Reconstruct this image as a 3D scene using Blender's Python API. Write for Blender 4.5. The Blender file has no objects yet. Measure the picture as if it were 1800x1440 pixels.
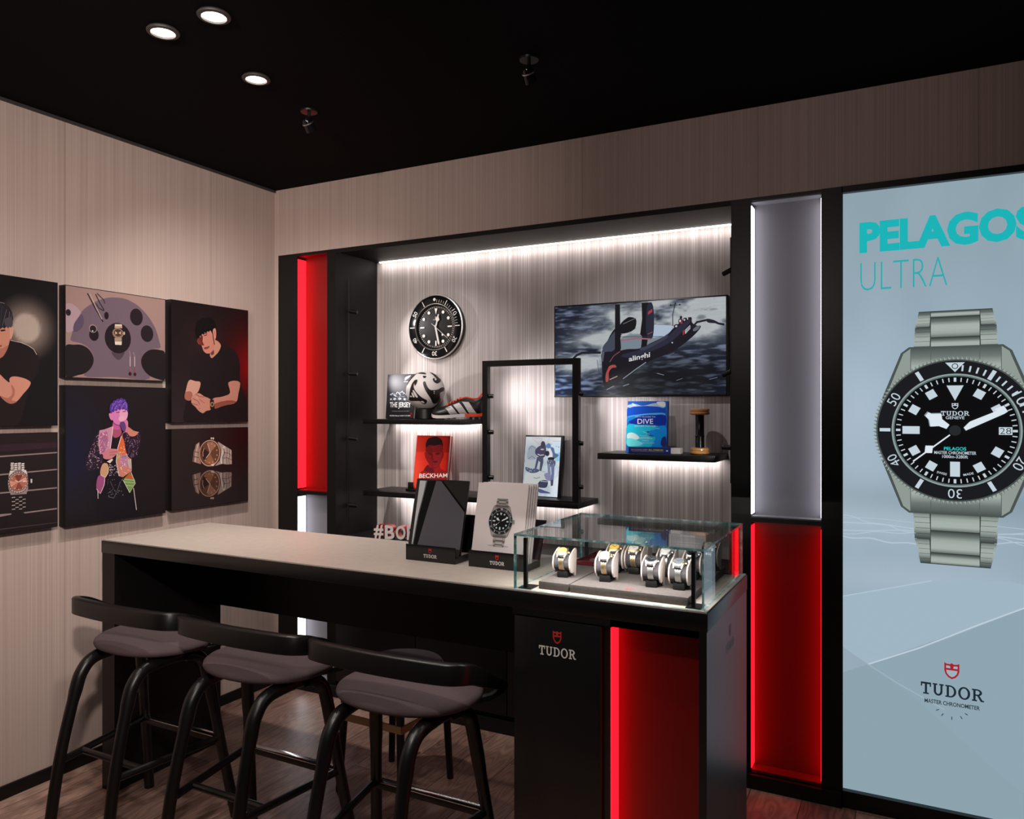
import bpy, bmesh, math, random
import numpy as np
from mathutils import Vector, Matrix
from mathutils.geometry import tessellate_polygon
random.seed(7)
SC = bpy.context.scene
COL = SC.collection
PI = math.pi
R = math.radians

# ------------------------------------------------------------------ camera
cam = bpy.data.cameras.new('camera'); CAM = bpy.data.objects.new('camera', cam); COL.objects.link(CAM)
CAM.location = (0, 0, 1.5); CAM.rotation_euler = (R(90), 0, R(27.436))
cam.sensor_width = 36; cam.lens = 1358 / 1800 * 36; cam.clip_start = .02
SC.camera = CAM
# ------------------------------------------------------------------ world, exposure
w = bpy.data.worlds.new('shop_ambient'); SC.world = w; w.use_nodes = True
w.node_tree.nodes['Background'].inputs[0].default_value = (.95, .93, 1, 1)
w.node_tree.nodes['Background'].inputs[1].default_value = .012
SC.view_settings.view_transform = 'Standard'; SC.view_settings.look = 'None'
SC.view_settings.exposure = 0; SC.view_settings.gamma = 1; SC.view_settings.use_curve_mapping = False
# ------------------------------------------------------------------ shop ceiling lamps and added fill spots
def aim(o, target):
    o.rotation_euler = (Vector(target) - o.location).to_track_quat('-Z', 'Y').to_euler()
def spot(name, loc, target, power, angle=70, blend=.6, color=(1, .9, .82), rad=.03):
    l = bpy.data.lights.new(name, 'SPOT'); l.energy = power; l.spot_size = R(angle); l.spot_blend = blend
    l.color = color; l.shadow_soft_size = rad
    o = bpy.data.objects.new(name, l); COL.objects.link(o); o.location = loc; aim(o, target); return o
def strip_lamp(name, loc, direction, sx, sy, power, color=(1, .95, .9), rz=None, spread=170):
    l = bpy.data.lights.new(name, 'AREA'); l.shape = 'RECTANGLE'; l.size = sx; l.size_y = sy; l.energy = power; l.color = color
    l.spread = R(spread)
    o = bpy.data.objects.new(name, l); COL.objects.link(o); o.location = loc
    o.rotation_euler = Vector(direction).to_track_quat('-Z', 'Y').to_euler(); return o
DOWN = [(-2.105, 1.66), (-1.883, 1.664), (-2.106, 2.051)]
spot('downlight_lamp', (-2.105, 1.66, 2.685), (-2.5, 1.75, 1), 36, 120, 1)
spot('downlight_lamp', (-1.883, 1.664, 2.685), (-1.8, 1.95, 1), 30, 110, 1)
spot('downlight_lamp', (-2.106, 2.051, 2.685), (-2.75, 2.75, 1.4), 105, 98, 1)
# unseen downlights of the same ceiling, over the customer side
spot('downlight_lamp', (-1.95, .75, 2.68), (-2.5, .95, 1), 30, 150, 1)
spot('downlight_lamp', (-1.1, 1.45, 2.68), (-1.0, 2.15, 1), 26, 75, .9)
spot('downlight_lamp', (-.4, 1.7, 2.68), (-.75, 2.2, 1), 14, 60, .8)
spot('downlight_lamp', (-.95, .55, 2.68), (-.95, 1.3, .6), 75, 70, 1)
spot('wall_fill_lamp', (-.2, .1, 2.3), (-3.1, 1.65, 1.75), 285, 72, 1, (1, .86, .77), .06)  # unseen fill spots, added to brighten the left wall and bulkhead
spot('wall_fill_lamp', (-1.0, -.6, 2.25), (-.55, 3.17, 2.55), 52, 40, 1, (1, .84, .78), .06)
spot('wall_fill_lamp', (-1.3, -.4, 2.3), (-2.55, 3.17, 2.4), 150, 44, 1, (1, .86, .77), .06)
# two directional ceiling spots that light the shelves
spot('ceiling_spot_lamp', (-2.165, 2.43, 2.6), (-2.2, 3.45, 1.4), 23, 60, .6, (1, .965, .955), .012)
spot('ceiling_spot_lamp', (-1.16, 2.42, 2.6), (-1.15, 3.45, 1.4), 23, 60, .6, (1, .965, .955), .012)

# ------------------------------------------------------------------ materials
def s2l(c): return c / 12.92 if c <= .04045 else ((c + .055) / 1.055) ** 2.4
def hexl(h): return tuple(s2l(int(h[i:i + 2], 16) / 255) for i in (0, 2, 4))
MATS = {}
def mat(name, color, rough=.5, metal=0, spec=.5, emit=None, strength=0, coat=0):
    m = bpy.data.materials.new(name); m.use_nodes = True
    b = m.node_tree.nodes['Principled BSDF']
    if isinstance(color, str): color = hexl(color)
    b.inputs['Base Color'].default_value = (*color, 1); b.inputs['Roughness'].default_value = rough
    b.inputs['Metallic'].default_value = metal; b.inputs['Specular IOR Level'].default_value = spec
    if coat: b.inputs['Coat Weight'].default_value = coat
    if emit is not None:
        b.inputs['Emission Color'].default_value = (*emit, 1); b.inputs['Emission Strength'].default_value = strength
    MATS[name] = m; return m
def node(nt, t, **kw):
    n = nt.nodes.new(t)
    for k, v in kw.items(): setattr(n, k, v)
    return n
def math_node(nt, op, a, b=None, c=None):
    n = node(nt, 'ShaderNodeMath', operation=op)
    for i, v in enumerate((a, b, c)):
        if v is None: continue
        if isinstance(v, (int, float)): n.inputs[i].default_value = v
        else: nt.links.new(v, n.inputs[i])
    return n.outputs[0]
def ramp(nt, fac, stops):
    n = node(nt, 'ShaderNodeValToRGB'); el = n.color_ramp.elements
    while len(el) < len(stops): el.new(.5)
    for e, (p, c) in zip(el, stops): e.position = p; e.color = (*(hexl(c) if isinstance(c, str) else c), 1)
    nt.links.new(fac, n.inputs[0]); return n.outputs[0]
def striped(name, dark, mid, light, fine, contrast, seam=0, bump=0, rough=.7):
    """a woven wall covering: fine vertical threads of varying tone"""
    m = mat(name, mid, rough); nt = m.node_tree; b = nt.nodes['Principled BSDF']
    tc = node(nt, 'ShaderNodeTexCoord'); sp = node(nt, 'ShaderNodeSeparateXYZ'); nt.links.new(tc.outputs['Object'], sp.inputs[0])
    s = math_node(nt, 'ADD', sp.outputs[0], sp.outputs[1])
    def thread(k, kz, det):
        cb = node(nt, 'ShaderNodeCombineXYZ'); nt.links.new(math_node(nt, 'MULTIPLY', s, k), cb.inputs[0])
        nt.links.new(math_node(nt, 'MULTIPLY', sp.outputs[2], kz), cb.inputs[1])
        n = node(nt, 'ShaderNodeTexNoise'); n.inputs['Scale'].default_value = 1; n.inputs['Detail'].default_value = det
        nt.links.new(cb.outputs[0], n.inputs['Vector']); return n.outputs['Fac']
    a = thread(fine, .5, 2); c = thread(fine * .12, .12, 3); g = thread(1.2, .9, 1)
    v = math_node(nt, 'ADD', math_node(nt, 'MULTIPLY', a, .72), math_node(nt, 'ADD', math_node(nt, 'MULTIPLY', c, .22), math_node(nt, 'MULTIPLY', g, .06)))
    col = ramp(nt, v, [(.5 - contrast, dark), (.5, mid), (.5 + contrast, light)])
    if seam:
        fr = math_node(nt, 'FRACT', math_node(nt, 'DIVIDE', math_node(nt, 'ADD', s, 10.13), seam))
        ln = math_node(nt, 'LESS_THAN', fr, .0032 / seam * .6)
        mx = node(nt, 'ShaderNodeMixRGB'); nt.links.new(ln, mx.inputs[0]); nt.links.new(col, mx.inputs[1]); mx.inputs[2].default_value = (*[x * .55 for x in hexl(dark)], 1)
        col = mx.outputs[0]
    nt.links.new(col, b.inputs['Base Color'])
    if bump:
        bp = node(nt, 'ShaderNodeBump'); bp.inputs['Strength'].default_value = bump; bp.inputs['Distance'].default_value = .002
        nt.links.new(v, bp.inputs['Height']); nt.links.new(bp.outputs[0], b.inputs['Normal'])
    return m
striped('wall_fabric', 'a8968f', 'b3a099', 'bbaaa2', 170, .17, .75)
striped('niche_fabric', '8b8281', 'aea5a4', 'e0d9d8', 170, .2, 0, .08)

def wood_floor():
    m = mat('oak_floor', '6a5048', .42); nt = m.node_tree; b = nt.nodes['Principled BSDF']
    tc = node(nt, 'ShaderNodeTexCoord'); sp = node(nt, 'ShaderNodeSeparateXYZ'); nt.links.new(tc.outputs['Object'], sp.inputs[0])
    px = math_node(nt, 'DIVIDE', sp.outputs[0], .19); idx = math_node(nt, 'FLOOR', px)
    wn = node(nt, 'ShaderNodeTexWhiteNoise', noise_dimensions='1D'); nt.links.new(idx, wn.inputs['W'])
    yy = math_node(nt, 'ADD', sp.outputs[1], math_node(nt, 'MULTIPLY', wn.outputs['Value'], 3.7))
    idy = math_node(nt, 'FLOOR', math_node(nt, 'DIVIDE', yy, 1.25))
    w2 = node(nt, 'ShaderNodeTexWhiteNoise', noise_dimensions='2D')
    c2 = node(nt, 'ShaderNodeCombineXYZ'); nt.links.new(idx, c2.inputs[0]); nt.links.new(idy, c2.inputs[1]); nt.links.new(c2.outputs[0], w2.inputs['Vector'])
    cb = node(nt, 'ShaderNodeCombineXYZ')
    nt.links.new(math_node(nt, 'ADD', math_node(nt, 'MULTIPLY', sp.outputs[0], 9), math_node(nt, 'MULTIPLY', w2.outputs['Value'], 40)), cb.inputs[0])
    nt.links.new(math_node(nt, 'MULTIPLY', sp.outputs[1], 1.6), cb.inputs[1])
    n1 = node(nt, 'ShaderNodeTexNoise'); n1.inputs['Scale'].default_value = 1; n1.inputs['Detail'].default_value = 2; nt.links.new(cb.outputs[0], n1.inputs['Vector'])
    rings = math_node(nt, 'FRACT', math_node(nt, 'MULTIPLY', n1.outputs['Fac'], 16))
    rings = math_node(nt, 'ABSOLUTE', math_node(nt, 'SUBTRACT', rings, .5))
    v = math_node(nt, 'ADD', math_node(nt, 'MULTIPLY', rings, .7), math_node(nt, 'MULTIPLY', w2.outputs['Value'], .45))
    col = ramp(nt, v, [(.05, '6b5048'), (.4, '8f7266'), (.8, 'b09284')])
    fx = math_node(nt, 'FRACT', px); gap = math_node(nt, 'LESS_THAN', fx, .015)
    gy = math_node(nt, 'LESS_THAN', math_node(nt, 'FRACT', math_node(nt, 'DIVIDE', yy, 1.25)), .0022)
    mx = node(nt, 'ShaderNodeMixRGB'); nt.links.new(math_node(nt, 'MAXIMUM', gap, gy), mx.inputs[0]); nt.links.new(col, mx.inputs[1]); mx.inputs[2].default_value = (.02, .014, .012, 1)
    nt.links.new(mx.outputs[0], b.inputs['Base Color'])
    bp = node(nt, 'ShaderNodeBump'); bp.inputs['Strength'].default_value = .15; bp.inputs['Distance'].default_value = .001
    nt.links.new(rings, bp.inputs['Height']); nt.links.new(bp.outputs[0], b.inputs['Normal'])
wood_floor()
def attr_mat(name, emissive=0, rough=.45):
    m = mat(name, (0, 0, 0), rough, spec=0 if emissive else .3); nt = m.node_tree; b = nt.nodes['Principled BSDF']
    a = node(nt, 'ShaderNodeAttribute', attribute_name='Col')
    nt.links.new(a.outputs['Color'], b.inputs['Emission Color' if emissive else 'Base Color'])
    if emissive: b.inputs['Emission Strength'].default_value = emissive; b.inputs['Base Color'].default_value = (.02, .02, .02, 1)
attr_mat('print'); attr_mat('backlit', 1.0, .55); attr_mat('gloss_print', 0, .16)
def fabric(name, a, b_, scale):
    m = mat(name, a, .9, spec=.15); nt = m.node_tree; b = nt.nodes['Principled BSDF']
    tc = node(nt, 'ShaderNodeTexCoord'); n = node(nt, 'ShaderNodeTexNoise'); n.inputs['Scale'].default_value = scale; n.inputs['Detail'].default_value = 3
    nt.links.new(tc.outputs['Object'], n.inputs['Vector'])
    nt.links.new(ramp(nt, n.outputs['Fac'], [(.3, a), (.7, b_)]), b.inputs['Base Color'])
    bp = node(nt, 'ShaderNodeBump'); bp.inputs['Strength'].default_value = .15; bp.inputs['Distance'].default_value = .0005
    nt.links.new(n.outputs['Fac'], bp.inputs['Height']); nt.links.new(bp.outputs[0], b.inputs['Normal'])
fabric('seat_fabric', '524649', '5e5054', 420)
fabric('counter_laminate', 'aaa098', 'b1a79e', 40); MATS['counter_laminate'].node_tree.nodes['Principled BSDF'].inputs['Roughness'].default_value = .5
MATS['counter_laminate'].node_tree.nodes['Principled BSDF'].inputs['Specular IOR Level'].default_value = .5
fabric('tray_leather', '57504f', '625b5a', 120); fabric('suede', 'b5a8a3', 'c2b6b0', 300); fabric('cushion', '3a3638', '484446', 200)
mat('black_satin', (.0042, .0042, .0046), .38, spec=.35); mat('black_matte', (.0032, .003, .003), .55, spec=.3); mat('black_paint', (.0014, .0013, .0014), .9, spec=.1)
mat('black_lacquer', (.004, .004, .004), .36); mat('graphite', (.0035, .0035, .004), .34, spec=.65); mat('black_gloss', (.006, .006, .007), .12)
mat('steel', (.72, .71, .7), .36, 1); mat('chrome', (.75, .73, .72), .18, 1); mat('gold', (.9, .64, .28), .34, 1); mat('brass', (.45, .33, .2), .3, 1)
mat('rose_gold', (.75, .45, .33), .3, 1); mat('white_paper', 'd9cfcf', .6); mat('page', 'e6ddd6', .8); mat('grey_panel', (.42, .42, .45), .5); mat('white_column', (.16, .155, .18), .6); mat('red_column', (.2, .002, .002), .38); mat('red_column_shaded', (.13, .001, .001), .36); mat('dark_trim', (.04, .037, .036), .5)  # red panels: the darker red is a copy with weaker glow put in
mat('maple', 'c08a52', .35, coat=.3); mat('red_lacquer', 'b8201c', .4); mat('white_letter', 'd2ccca', .5); mat('burgundy', '4c0c14', .25, coat=.4)
mat('boot_black', '151214', .4); mat('boot_white', 'c9c3c3', .4); mat('boot_orange', 'd8401c', .45); mat('clear_stud', '8a8484', .2)
mat('book_blue', '20307c', .35); mat('teal_edge', (.05, .2, .21), .2); mat('lens_dark', (.02, .02, .022), .15)
mat('red_light', (.3, .02, .02), .5, emit=(1, .004, .010), strength=4); mat('white_light', (.6, .6, .6), .5, emit=(.97, .96, 1), strength=3.6)
mat('lamp_glow', (.8, .8, .8), .5, emit=(1, .9, .8), strength=12); mat('led_glow', (.8, .8, .8), .5, emit=(1, .94, .88), strength=4)
def glass(name, tint, gloss):
    m = bpy.data.materials.new(name); m.use_nodes = True; nt = m.node_tree; nt.nodes.clear()
    out = node(nt, 'ShaderNodeOutputMaterial'); mix = node(nt, 'ShaderNodeMixShader'); tr = node(nt, 'ShaderNodeBsdfTransparent'); gl = node(nt, 'ShaderNodeBsdfGlossy')
    lw = node(nt, 'ShaderNodeLayerWeight'); lw.inputs['Blend'].default_value = .5
    fac = math_node(nt, 'ADD', math_node(nt, 'MULTIPLY', math_node(nt, 'POWER', lw.outputs['Facing'], 5), .96), .04)
    tr.inputs[0].default_value = (*tint, 1); gl.inputs['Roughness'].default_value = gloss
    nt.links.new(fac, mix.inputs[0]); nt.links.new(tr.outputs[0], mix.inputs[1]); nt.links.new(gl.outputs[0], mix.inputs[2]); nt.links.new(mix.outputs[0], out.inputs[0])
    MATS[name] = m
glass('clear_glass', (.965, .985, .98), 0.0)
def edge_glass():
    m = bpy.data.materials.new('glass_edge'); m.use_nodes = True; nt = m.node_tree; b = nt.nodes['Principled BSDF']
    tc = node(nt, 'ShaderNodeTexCoord'); n = node(nt, 'ShaderNodeTexNoise'); n.inputs['Scale'].default_value = 45; nt.links.new(tc.outputs['Object'], n.inputs['Vector'])
    nt.links.new(ramp(nt, n.outputs['Fac'], [(.35, (.08, .28, .3)), (.56, (.26, .5, .52)), (.68, (.8, .92, .92))]), b.inputs['Base Color']); b.inputs['Roughness'].default_value = .12
    MATS['glass_edge'] = m
edge_glass()

# ------------------------------------------------------------------ mesh helper
def world_loc(o):
    v = Vector((0, 0, 0))
    while o is not None: v += o.location; o = o.parent
    return v
class MB:
    def __init__(self): self.bm = bmesh.new(); self.cl = self.bm.loops.layers.float_color.new('Col')
    def face(self, pts, m=0, col=None):
        try: f = self.bm.faces.new([self.bm.verts.new(p) for p in pts])
        except ValueError: return None
        f.material_index = m
        if col is not None:
            for i, l in enumerate(f.loops): l[self.cl] = (*(col[i] if isinstance(col[0], (tuple, list, np.ndarray)) else col), 1)
        return f
    def mesh(self, V, F, m=0, M=None):
        vs = [self.bm.verts.new(M @ Vector(v) if M else v) for v in V]; out = []
        for f in F:
            try: g = self.bm.faces.new([vs[i] for i in f]); g.material_index = m; out.append(g)
            except ValueError: pass
        return vs, out
    def box(self, x0, x1, y0, y1, z0, z1, m=0, bev=0, M=None, ms=None):
        V = [(x0, y0, z0), (x1, y0, z0), (x1, y1, z0), (x0, y1, z0), (x0, y0, z1), (x1, y0, z1), (x1, y1, z1), (x0, y1, z1)]
        F = [(3, 2, 1, 0), (4, 5, 6, 7), (0, 1, 5, 4), (1, 2, 6, 5), (2, 3, 7, 6), (3, 0, 4, 7)]   # bottom top front right back left
        vs, fs = self.mesh(V, F, m, M)
        if ms:
            for f, k in zip(fs, ms): f.material_index = k
        if bev:
            es = list({e for f in fs for e in f.edges})
            bmesh.ops.bevel(self.bm, geom=es, offset=bev, segments=2, affect='EDGES', profile=.5)
        return self
    def prism(self, pts, vec, m=0, m_side=None, M=None):
        """polygon pts (3-D) pushed along vec; the first cap is pts + vec"""
        n = len(pts); vec = Vector(vec); V = [Vector(p) for p in pts] + [Vector(p) + vec for p in pts]
        vs, fs = self.mesh(V, [tuple(range(n))[::-1], tuple(range(n, 2 * n))], m, M)
        ms = m if m_side is None else m_side
        for i in range(n):
            j = (i + 1) % n
            try: g = self.bm.faces.new((vs[i], vs[j], vs[n + j], vs[n + i])); g.material_index = ms
            except ValueError: pass
        bmesh.ops.triangulate(self.bm, faces=[f for f in fs if f.is_valid and len(f.verts) > 4]); return self
    def tube(self, path, r, n=12, m=0, cap=True, M=None):
        P = [Vector(p) for p in path]; rr = r if isinstance(r, (list, tuple)) else [r] * len(P); V = []; F = []
        up = Vector((0, 0, 1)); prev = None
        for i, p in enumerate(P):
            t = (P[min(i + 1, len(P) - 1)] - P[max(i - 1, 0)]).normalized()
            if prev is None: a = t.orthogonal().normalized()
            else: a = (prev - t * prev.dot(t)).normalized()
            prev = a; b = t.cross(a)
            V += [p + (a * math.cos(2 * PI * k / n) + b * math.sin(2 * PI * k / n)) * rr[i] for k in range(n)]
        for i in range(len(P) - 1):
            for k in range(n): F.append((i * n + k, i * n + (k + 1) % n, (i + 1) * n + (k + 1) % n, (i + 1) * n + k))
        if cap: F += [tuple(range(n))[::-1], tuple(range((len(P) - 1) * n, len(P) * n))]
        self.mesh(V, F, m, M); return self
    def lathe(self, prof, n=32, m=0, M=None, ms=None):
        """profile of (r, z) turned about z; ms: a material for each profile segment"""
        V = []; F = []; mi = []
        for r, z in prof: V += [(r * math.cos(2 * PI * k / n), r * math.sin(2 * PI * k / n), z) for k in range(n)]
        for i in range(len(prof) - 1):
            for k in range(n):
                F.append((i * n + k, i * n + (k + 1) % n, (i + 1) * n + (k + 1) % n, (i + 1) * n + k)); mi.append(ms[i] if ms else m)
        vs, fs = self.mesh(V, F, m, M)
        for f, k in zip(fs, mi): f.material_index = k
        bmesh.ops.remove_doubles(self.bm, verts=vs, dist=1e-6); return self
    def cyl(self, p0, p1, r, n=16, m=0, M=None): return self.tube([p0, p1], r, n, m, True, M)
    def sphere(self, c, r, nu=24, nv=14, m=0, sc=(1, 1, 1), M=None):
        prof = [(max(1e-5, math.sin(PI * i / nv)), -math.cos(PI * i / nv)) for i in range(nv + 1)]
        T = Matrix.Translation(c) @ Matrix.Diagonal((r * sc[0], r * sc[1], r * sc[2], 1)); return self.lathe(prof, nu, m, (M @ T) if M else T)
    def build(self, name, mats, parent=None, angle=35, structure=False, local=False, merge=False):
        if merge: bmesh.ops.remove_doubles(self.bm, verts=self.bm.verts, dist=1e-6)
        me = bpy.data.meshes.new(name)
        off = Vector((0, 0, 0))
        if parent is not None: off = Vector((0, 0, 0)) if local else world_loc(parent)
        elif not structure and not local:
            xs = [v.co for v in self.bm.verts]
            off = Vector(((min(v.x for v in xs) + max(v.x for v in xs)) / 2, (min(v.y for v in xs) + max(v.y for v in xs)) / 2, min(v.z for v in xs)))
        if off.length: bmesh.ops.translate(self.bm, verts=self.bm.verts, vec=-off)
        self.bm.to_mesh(me); self.bm.free()
        for k in (mats if isinstance(mats, (list, tuple)) else [mats]): me.materials.append(MATS[k])
        if angle:
            me.polygons.foreach_set('use_smooth', [True] * len(me.polygons)); me.set_sharp_from_angle(angle=R(angle))
        o = bpy.data.objects.new(name, me); COL.objects.link(o)
        if parent is not None: o.parent = parent
        else: o.location = off
        if structure: o['kind'] = 'structure'
        return o
def tag(o, label, cat, group=None):
    o['label'] = label; o['category'] = cat
    if group: o['group'] = group
    return o
def thing(name, label, cat, loc=(0, 0, 0), group=None, rz=0):
    o = bpy.data.objects.new(name, None); COL.objects.link(o); o.location = loc; o.empty_display_size = .05
    return tag(o, label, cat, group)
def box(name, m, x0, x1, y0, y1, z0, z1, parent=None, bev=0, structure=False):
    return MB().box(x0, x1, y0, y1, z0, z1, 0, bev).build(name, m, parent, structure=structure)
def smooth_path(pts, per=6, closed=False):
    P = [np.array(p, float) for p in pts]; n = len(P); out = []
    for i in range(n if closed else n - 1):
        if closed: a, b, c, d = P[i - 1], P[i], P[(i + 1) % n], P[(i + 2) % n]
        else: a, b, c, d = P[max(i - 1, 0)], P[i], P[i + 1], P[min(i + 2, n - 1)]
        for k in range(per):
            t = k / per
            out.append(.5 * ((2 * b) + (c - a) * t + (2 * a - 5 * b + 4 * c - d) * t * t + (3 * b - a - 3 * c + d) * t ** 3))
    if not closed: out.append(P[-1])
    return [tuple(float(x) for x in q) for q in out]

def round_path(pts, per=4):
    """closed centripetal curve through the points: no loops where short and long sides meet"""
    P = [np.array(p, float) for p in pts]; n = len(P); out = []
    for i in range(n):
        a, b, c, d = P[i - 1], P[i], P[(i + 1) % n], P[(i + 2) % n]
        t1 = max(1e-6, np.linalg.norm(b - a) ** .5); t2 = t1 + max(1e-6, np.linalg.norm(c - b) ** .5); t3 = t2 + max(1e-6, np.linalg.norm(d - c) ** .5)
        for k in range(per):
            t = t1 + (t2 - t1) * k / per
            A1 = a * (t1 - t) / t1 + b * t / t1; A2 = b * (t2 - t) / (t2 - t1) + c * (t - t1) / (t2 - t1); A3 = c * (t3 - t) / (t3 - t2) + d * (t - t2) / (t3 - t2)
            B1 = A1 * (t2 - t) / t2 + A2 * t / t2; B2 = A2 * (t3 - t) / (t3 - t1) + A3 * (t - t1) / (t3 - t1)
            q = B1 * (t2 - t) / (t2 - t1) + B2 * (t - t1) / (t2 - t1); out.append((float(q[0]), float(q[1])))
    return out
# ------------------------------------------------------------------ printed pictures
_TXT = {}
def text_shape(body, offset):
    key = (body, offset)
    if key not in _TXT:
        c = bpy.data.curves.new('t', 'FONT'); c.body = body; c.offset = offset; c.resolution_u = 3
        o = bpy.data.objects.new('t', c); COL.objects.link(o); dg = bpy.context.evaluated_depsgraph_get(); dg.update()
        me = bpy.data.meshes.new_from_object(o.evaluated_get(dg)); V = np.array([v.co[:2] for v in me.vertices]); F = [tuple(p.vertices) for p in me.polygons]
        bpy.data.objects.remove(o); bpy.data.curves.remove(c); bpy.data.meshes.remove(me)
        lo, hi = V.min(0), V.max(0); _TXT[key] = ((V - lo) / (hi - lo), F, (hi - lo)[0] / (hi - lo)[1])
    return _TXT[key]
class PR(MB):
    """flat print on a plane: origin O (lower left), axes a (right) and b (up); every shape lies a hair above the one before"""
    def __init__(self, O, a, b, gain=1.0, step=4e-5):
        super().__init__(); self.O, self.a, self.b = Vector(O), Vector(a), Vector(b); self.n = self.a.cross(self.b); self.h = 2e-4; self.step = step; self.gain = gain; self.clip = None
    def P(self, x, y): return self.O + self.a * x + self.b * y + self.n * self.h
    def c(self, col):
        c = hexl(col) if isinstance(col, str) else col
        return tuple(min(.9, max(0, x * self.gain)) for x in c)
    def up(self): self.h += self.step
    def poly(self, col, pts, up=True):
        if self.clip: pts = clip_poly(pts, *self.clip)
        if len(pts) < 3: return
        if up: self.up()
        else: self.h += 6e-6
        A = sum(pts[i - 1][0] * pts[i][1] - pts[i][0] * pts[i - 1][1] for i in range(len(pts)))
        if A < 0: pts = pts[::-1]
        c = (*self.c(col), 1); vs = [self.bm.verts.new(self.P(*p)) for p in pts]
        tris = [(0, 1, 2)] if len(pts) == 3 else tessellate_polygon([[Vector((p[0], p[1], 0)) for p in pts]])
        for t in tris:
            (xa, ya), (xb, yb), (xc, yc) = (pts[k] for k in t); ar = (xb - xa) * (yc - ya) - (xc - xa) * (yb - ya)
            if abs(ar) < 1e-12: continue
            try: f = self.bm.faces.new([vs[k] for k in (t if ar > 0 else t[::-1])])
            except ValueError: continue
            for l in f.loops: l[self.cl] = c
    def smooth(self, col, pts): self.poly(col, round_path(pts))
    def rect(self, col, x0, y0, x1, y1, up=True): self.poly(col, [(x0, y0), (x1, y0), (x1, y1), (x0, y1)], up)
    def ell(self, col, cx, cy, rx, ry=None, n=28, up=True):
        ry = rx if ry is None else ry; self.poly(col, [(cx + rx * math.cos(2 * PI * k / n), cy + ry * math.sin(2 * PI * k / n)) for k in range(n)], up)
    def ring(self, col, cx, cy, ro, ri, n=64, a0=0, a1=2 * PI, up=True):
        if up: self.up()
        else: self.h += 6e-6
        ro = ro if isinstance(ro, tuple) else (ro, ro); ri = ri if isinstance(ri, tuple) else (ri, ri)
        for k in range(n):
            t, u = a0 + (a1 - a0) * k / n, a0 + (a1 - a0) * (k + 1) / n
            q = [(cx + ri[0] * math.cos(t), cy + ri[1] * math.sin(t)), (cx + ro[0] * math.cos(t), cy + ro[1] * math.sin(t)), (cx + ro[0] * math.cos(u), cy + ro[1] * math.sin(u)), (cx + ri[0] * math.cos(u), cy + ri[1] * math.sin(u))]
            self.face([self.P(*p) for p in q], 0, self.c(col))
    def line(self, col, w, pts, up=True):
        if up: self.up()
        L, Rr = [], []
        for i, p in enumerate(pts):
            q0, q1 = pts[max(i - 1, 0)], pts[min(i + 1, len(pts) - 1)]; dx, dy = q1[0] - q0[0], q1[1] - q0[1]; l = math.hypot(dx, dy) or 1
            L.append((p[0] - dy / l * w / 2, p[1] + dx / l * w / 2)); Rr.append((p[0] + dy / l * w / 2, p[1] - dx / l * w / 2))
        for i in range(len(pts) - 1): self.poly(col, [Rr[i], Rr[i + 1], L[i + 1], L[i]], False)
    def grad(self, cols, x0, y0, x1, y1, vertical=True):
        """bands between the given colours, blended"""
        self.up(); n = len(cols) - 1
        for i in range(n):
            c0, c1 = self.c(cols[i]), self.c(cols[i + 1])
            if vertical:
                ya, yb = y0 + (y1 - y0) * i / n, y0 + (y1 - y0) * (i + 1) / n; q = [(x0, ya), (x1, ya), (x1, yb), (x0, yb)]; cc = [c0, c0, c1, c1]
            else:
                xa, xb = x0 + (x1 - x0) * i / n, x0 + (x1 - x0) * (i + 1) / n; q = [(xa, y0), (xb, y0), (xb, y1), (xa, y1)]; cc = [c0, c1, c1, c0]
            self.face([self.P(*p) for p in q], 0, cc)
    def raster(self, fn, w, h, nx, ny):
        """fn(u, v) -> sRGB 0..255, blended over a grid"""
        u, v = np.meshgrid(np.linspace(0, 1, nx + 1), np.linspace(0, 1, ny + 1)); c = np.clip(fn(u, v), 0, 255) / 255
        c = np.where(c <= .04045, c / 12.92, ((c + .055) / 1.055) ** 2.4) * self.gain; c = np.minimum(c, .95)
        vs = [[self.bm.verts.new(self.P(u[j, i] * w, v[j, i] * h)) for i in range(nx + 1)] for j in range(ny + 1)]
        for j in range(ny):
            for i in range(nx):
                f = self.bm.faces.new((vs[j][i], vs[j][i + 1], vs[j + 1][i + 1], vs[j + 1][i]))
                for l, (q, p) in zip(f.loops, ((j, i), (j, i + 1), (j + 1, i + 1), (j + 1, i))): l[self.cl] = (*c[q, p], 1)
    def quad_text(self, col, body, q, off=0):
        V, F, _ = text_shape(body, off); self.up(); c = self.c(col); BL, BR, TR, TL = [np.array(p) for p in q]
        W_ = [(BL * (1 - s) + BR * s) * (1 - t) + (TL * (1 - s) + TR * s) * t for s, t in V]
        vs = [self.bm.verts.new(self.P(*p)) for p in W_]
        for f in F:
            try: g = self.bm.faces.new([vs[i] for i in f])
            except ValueError: continue
            for l in g.loops: l[self.cl] = (*c, 1)
    def text(self, col, body, x, y, h, w=None, off=0, center=False, rot=0):
        asp = text_shape(body, off)[2]; w = w or h * asp; ct, st = math.cos(rot), math.sin(rot)
        ox, oy = (-w / 2, -h / 2) if center else (0, 0)
        self.quad_text(col, body, [(x + (ox + a) * ct - (oy + b) * st, y + (ox + a) * st + (oy + b) * ct) for a, b in ((0, 0), (w, 0), (w, h), (0, h))], off)
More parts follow.
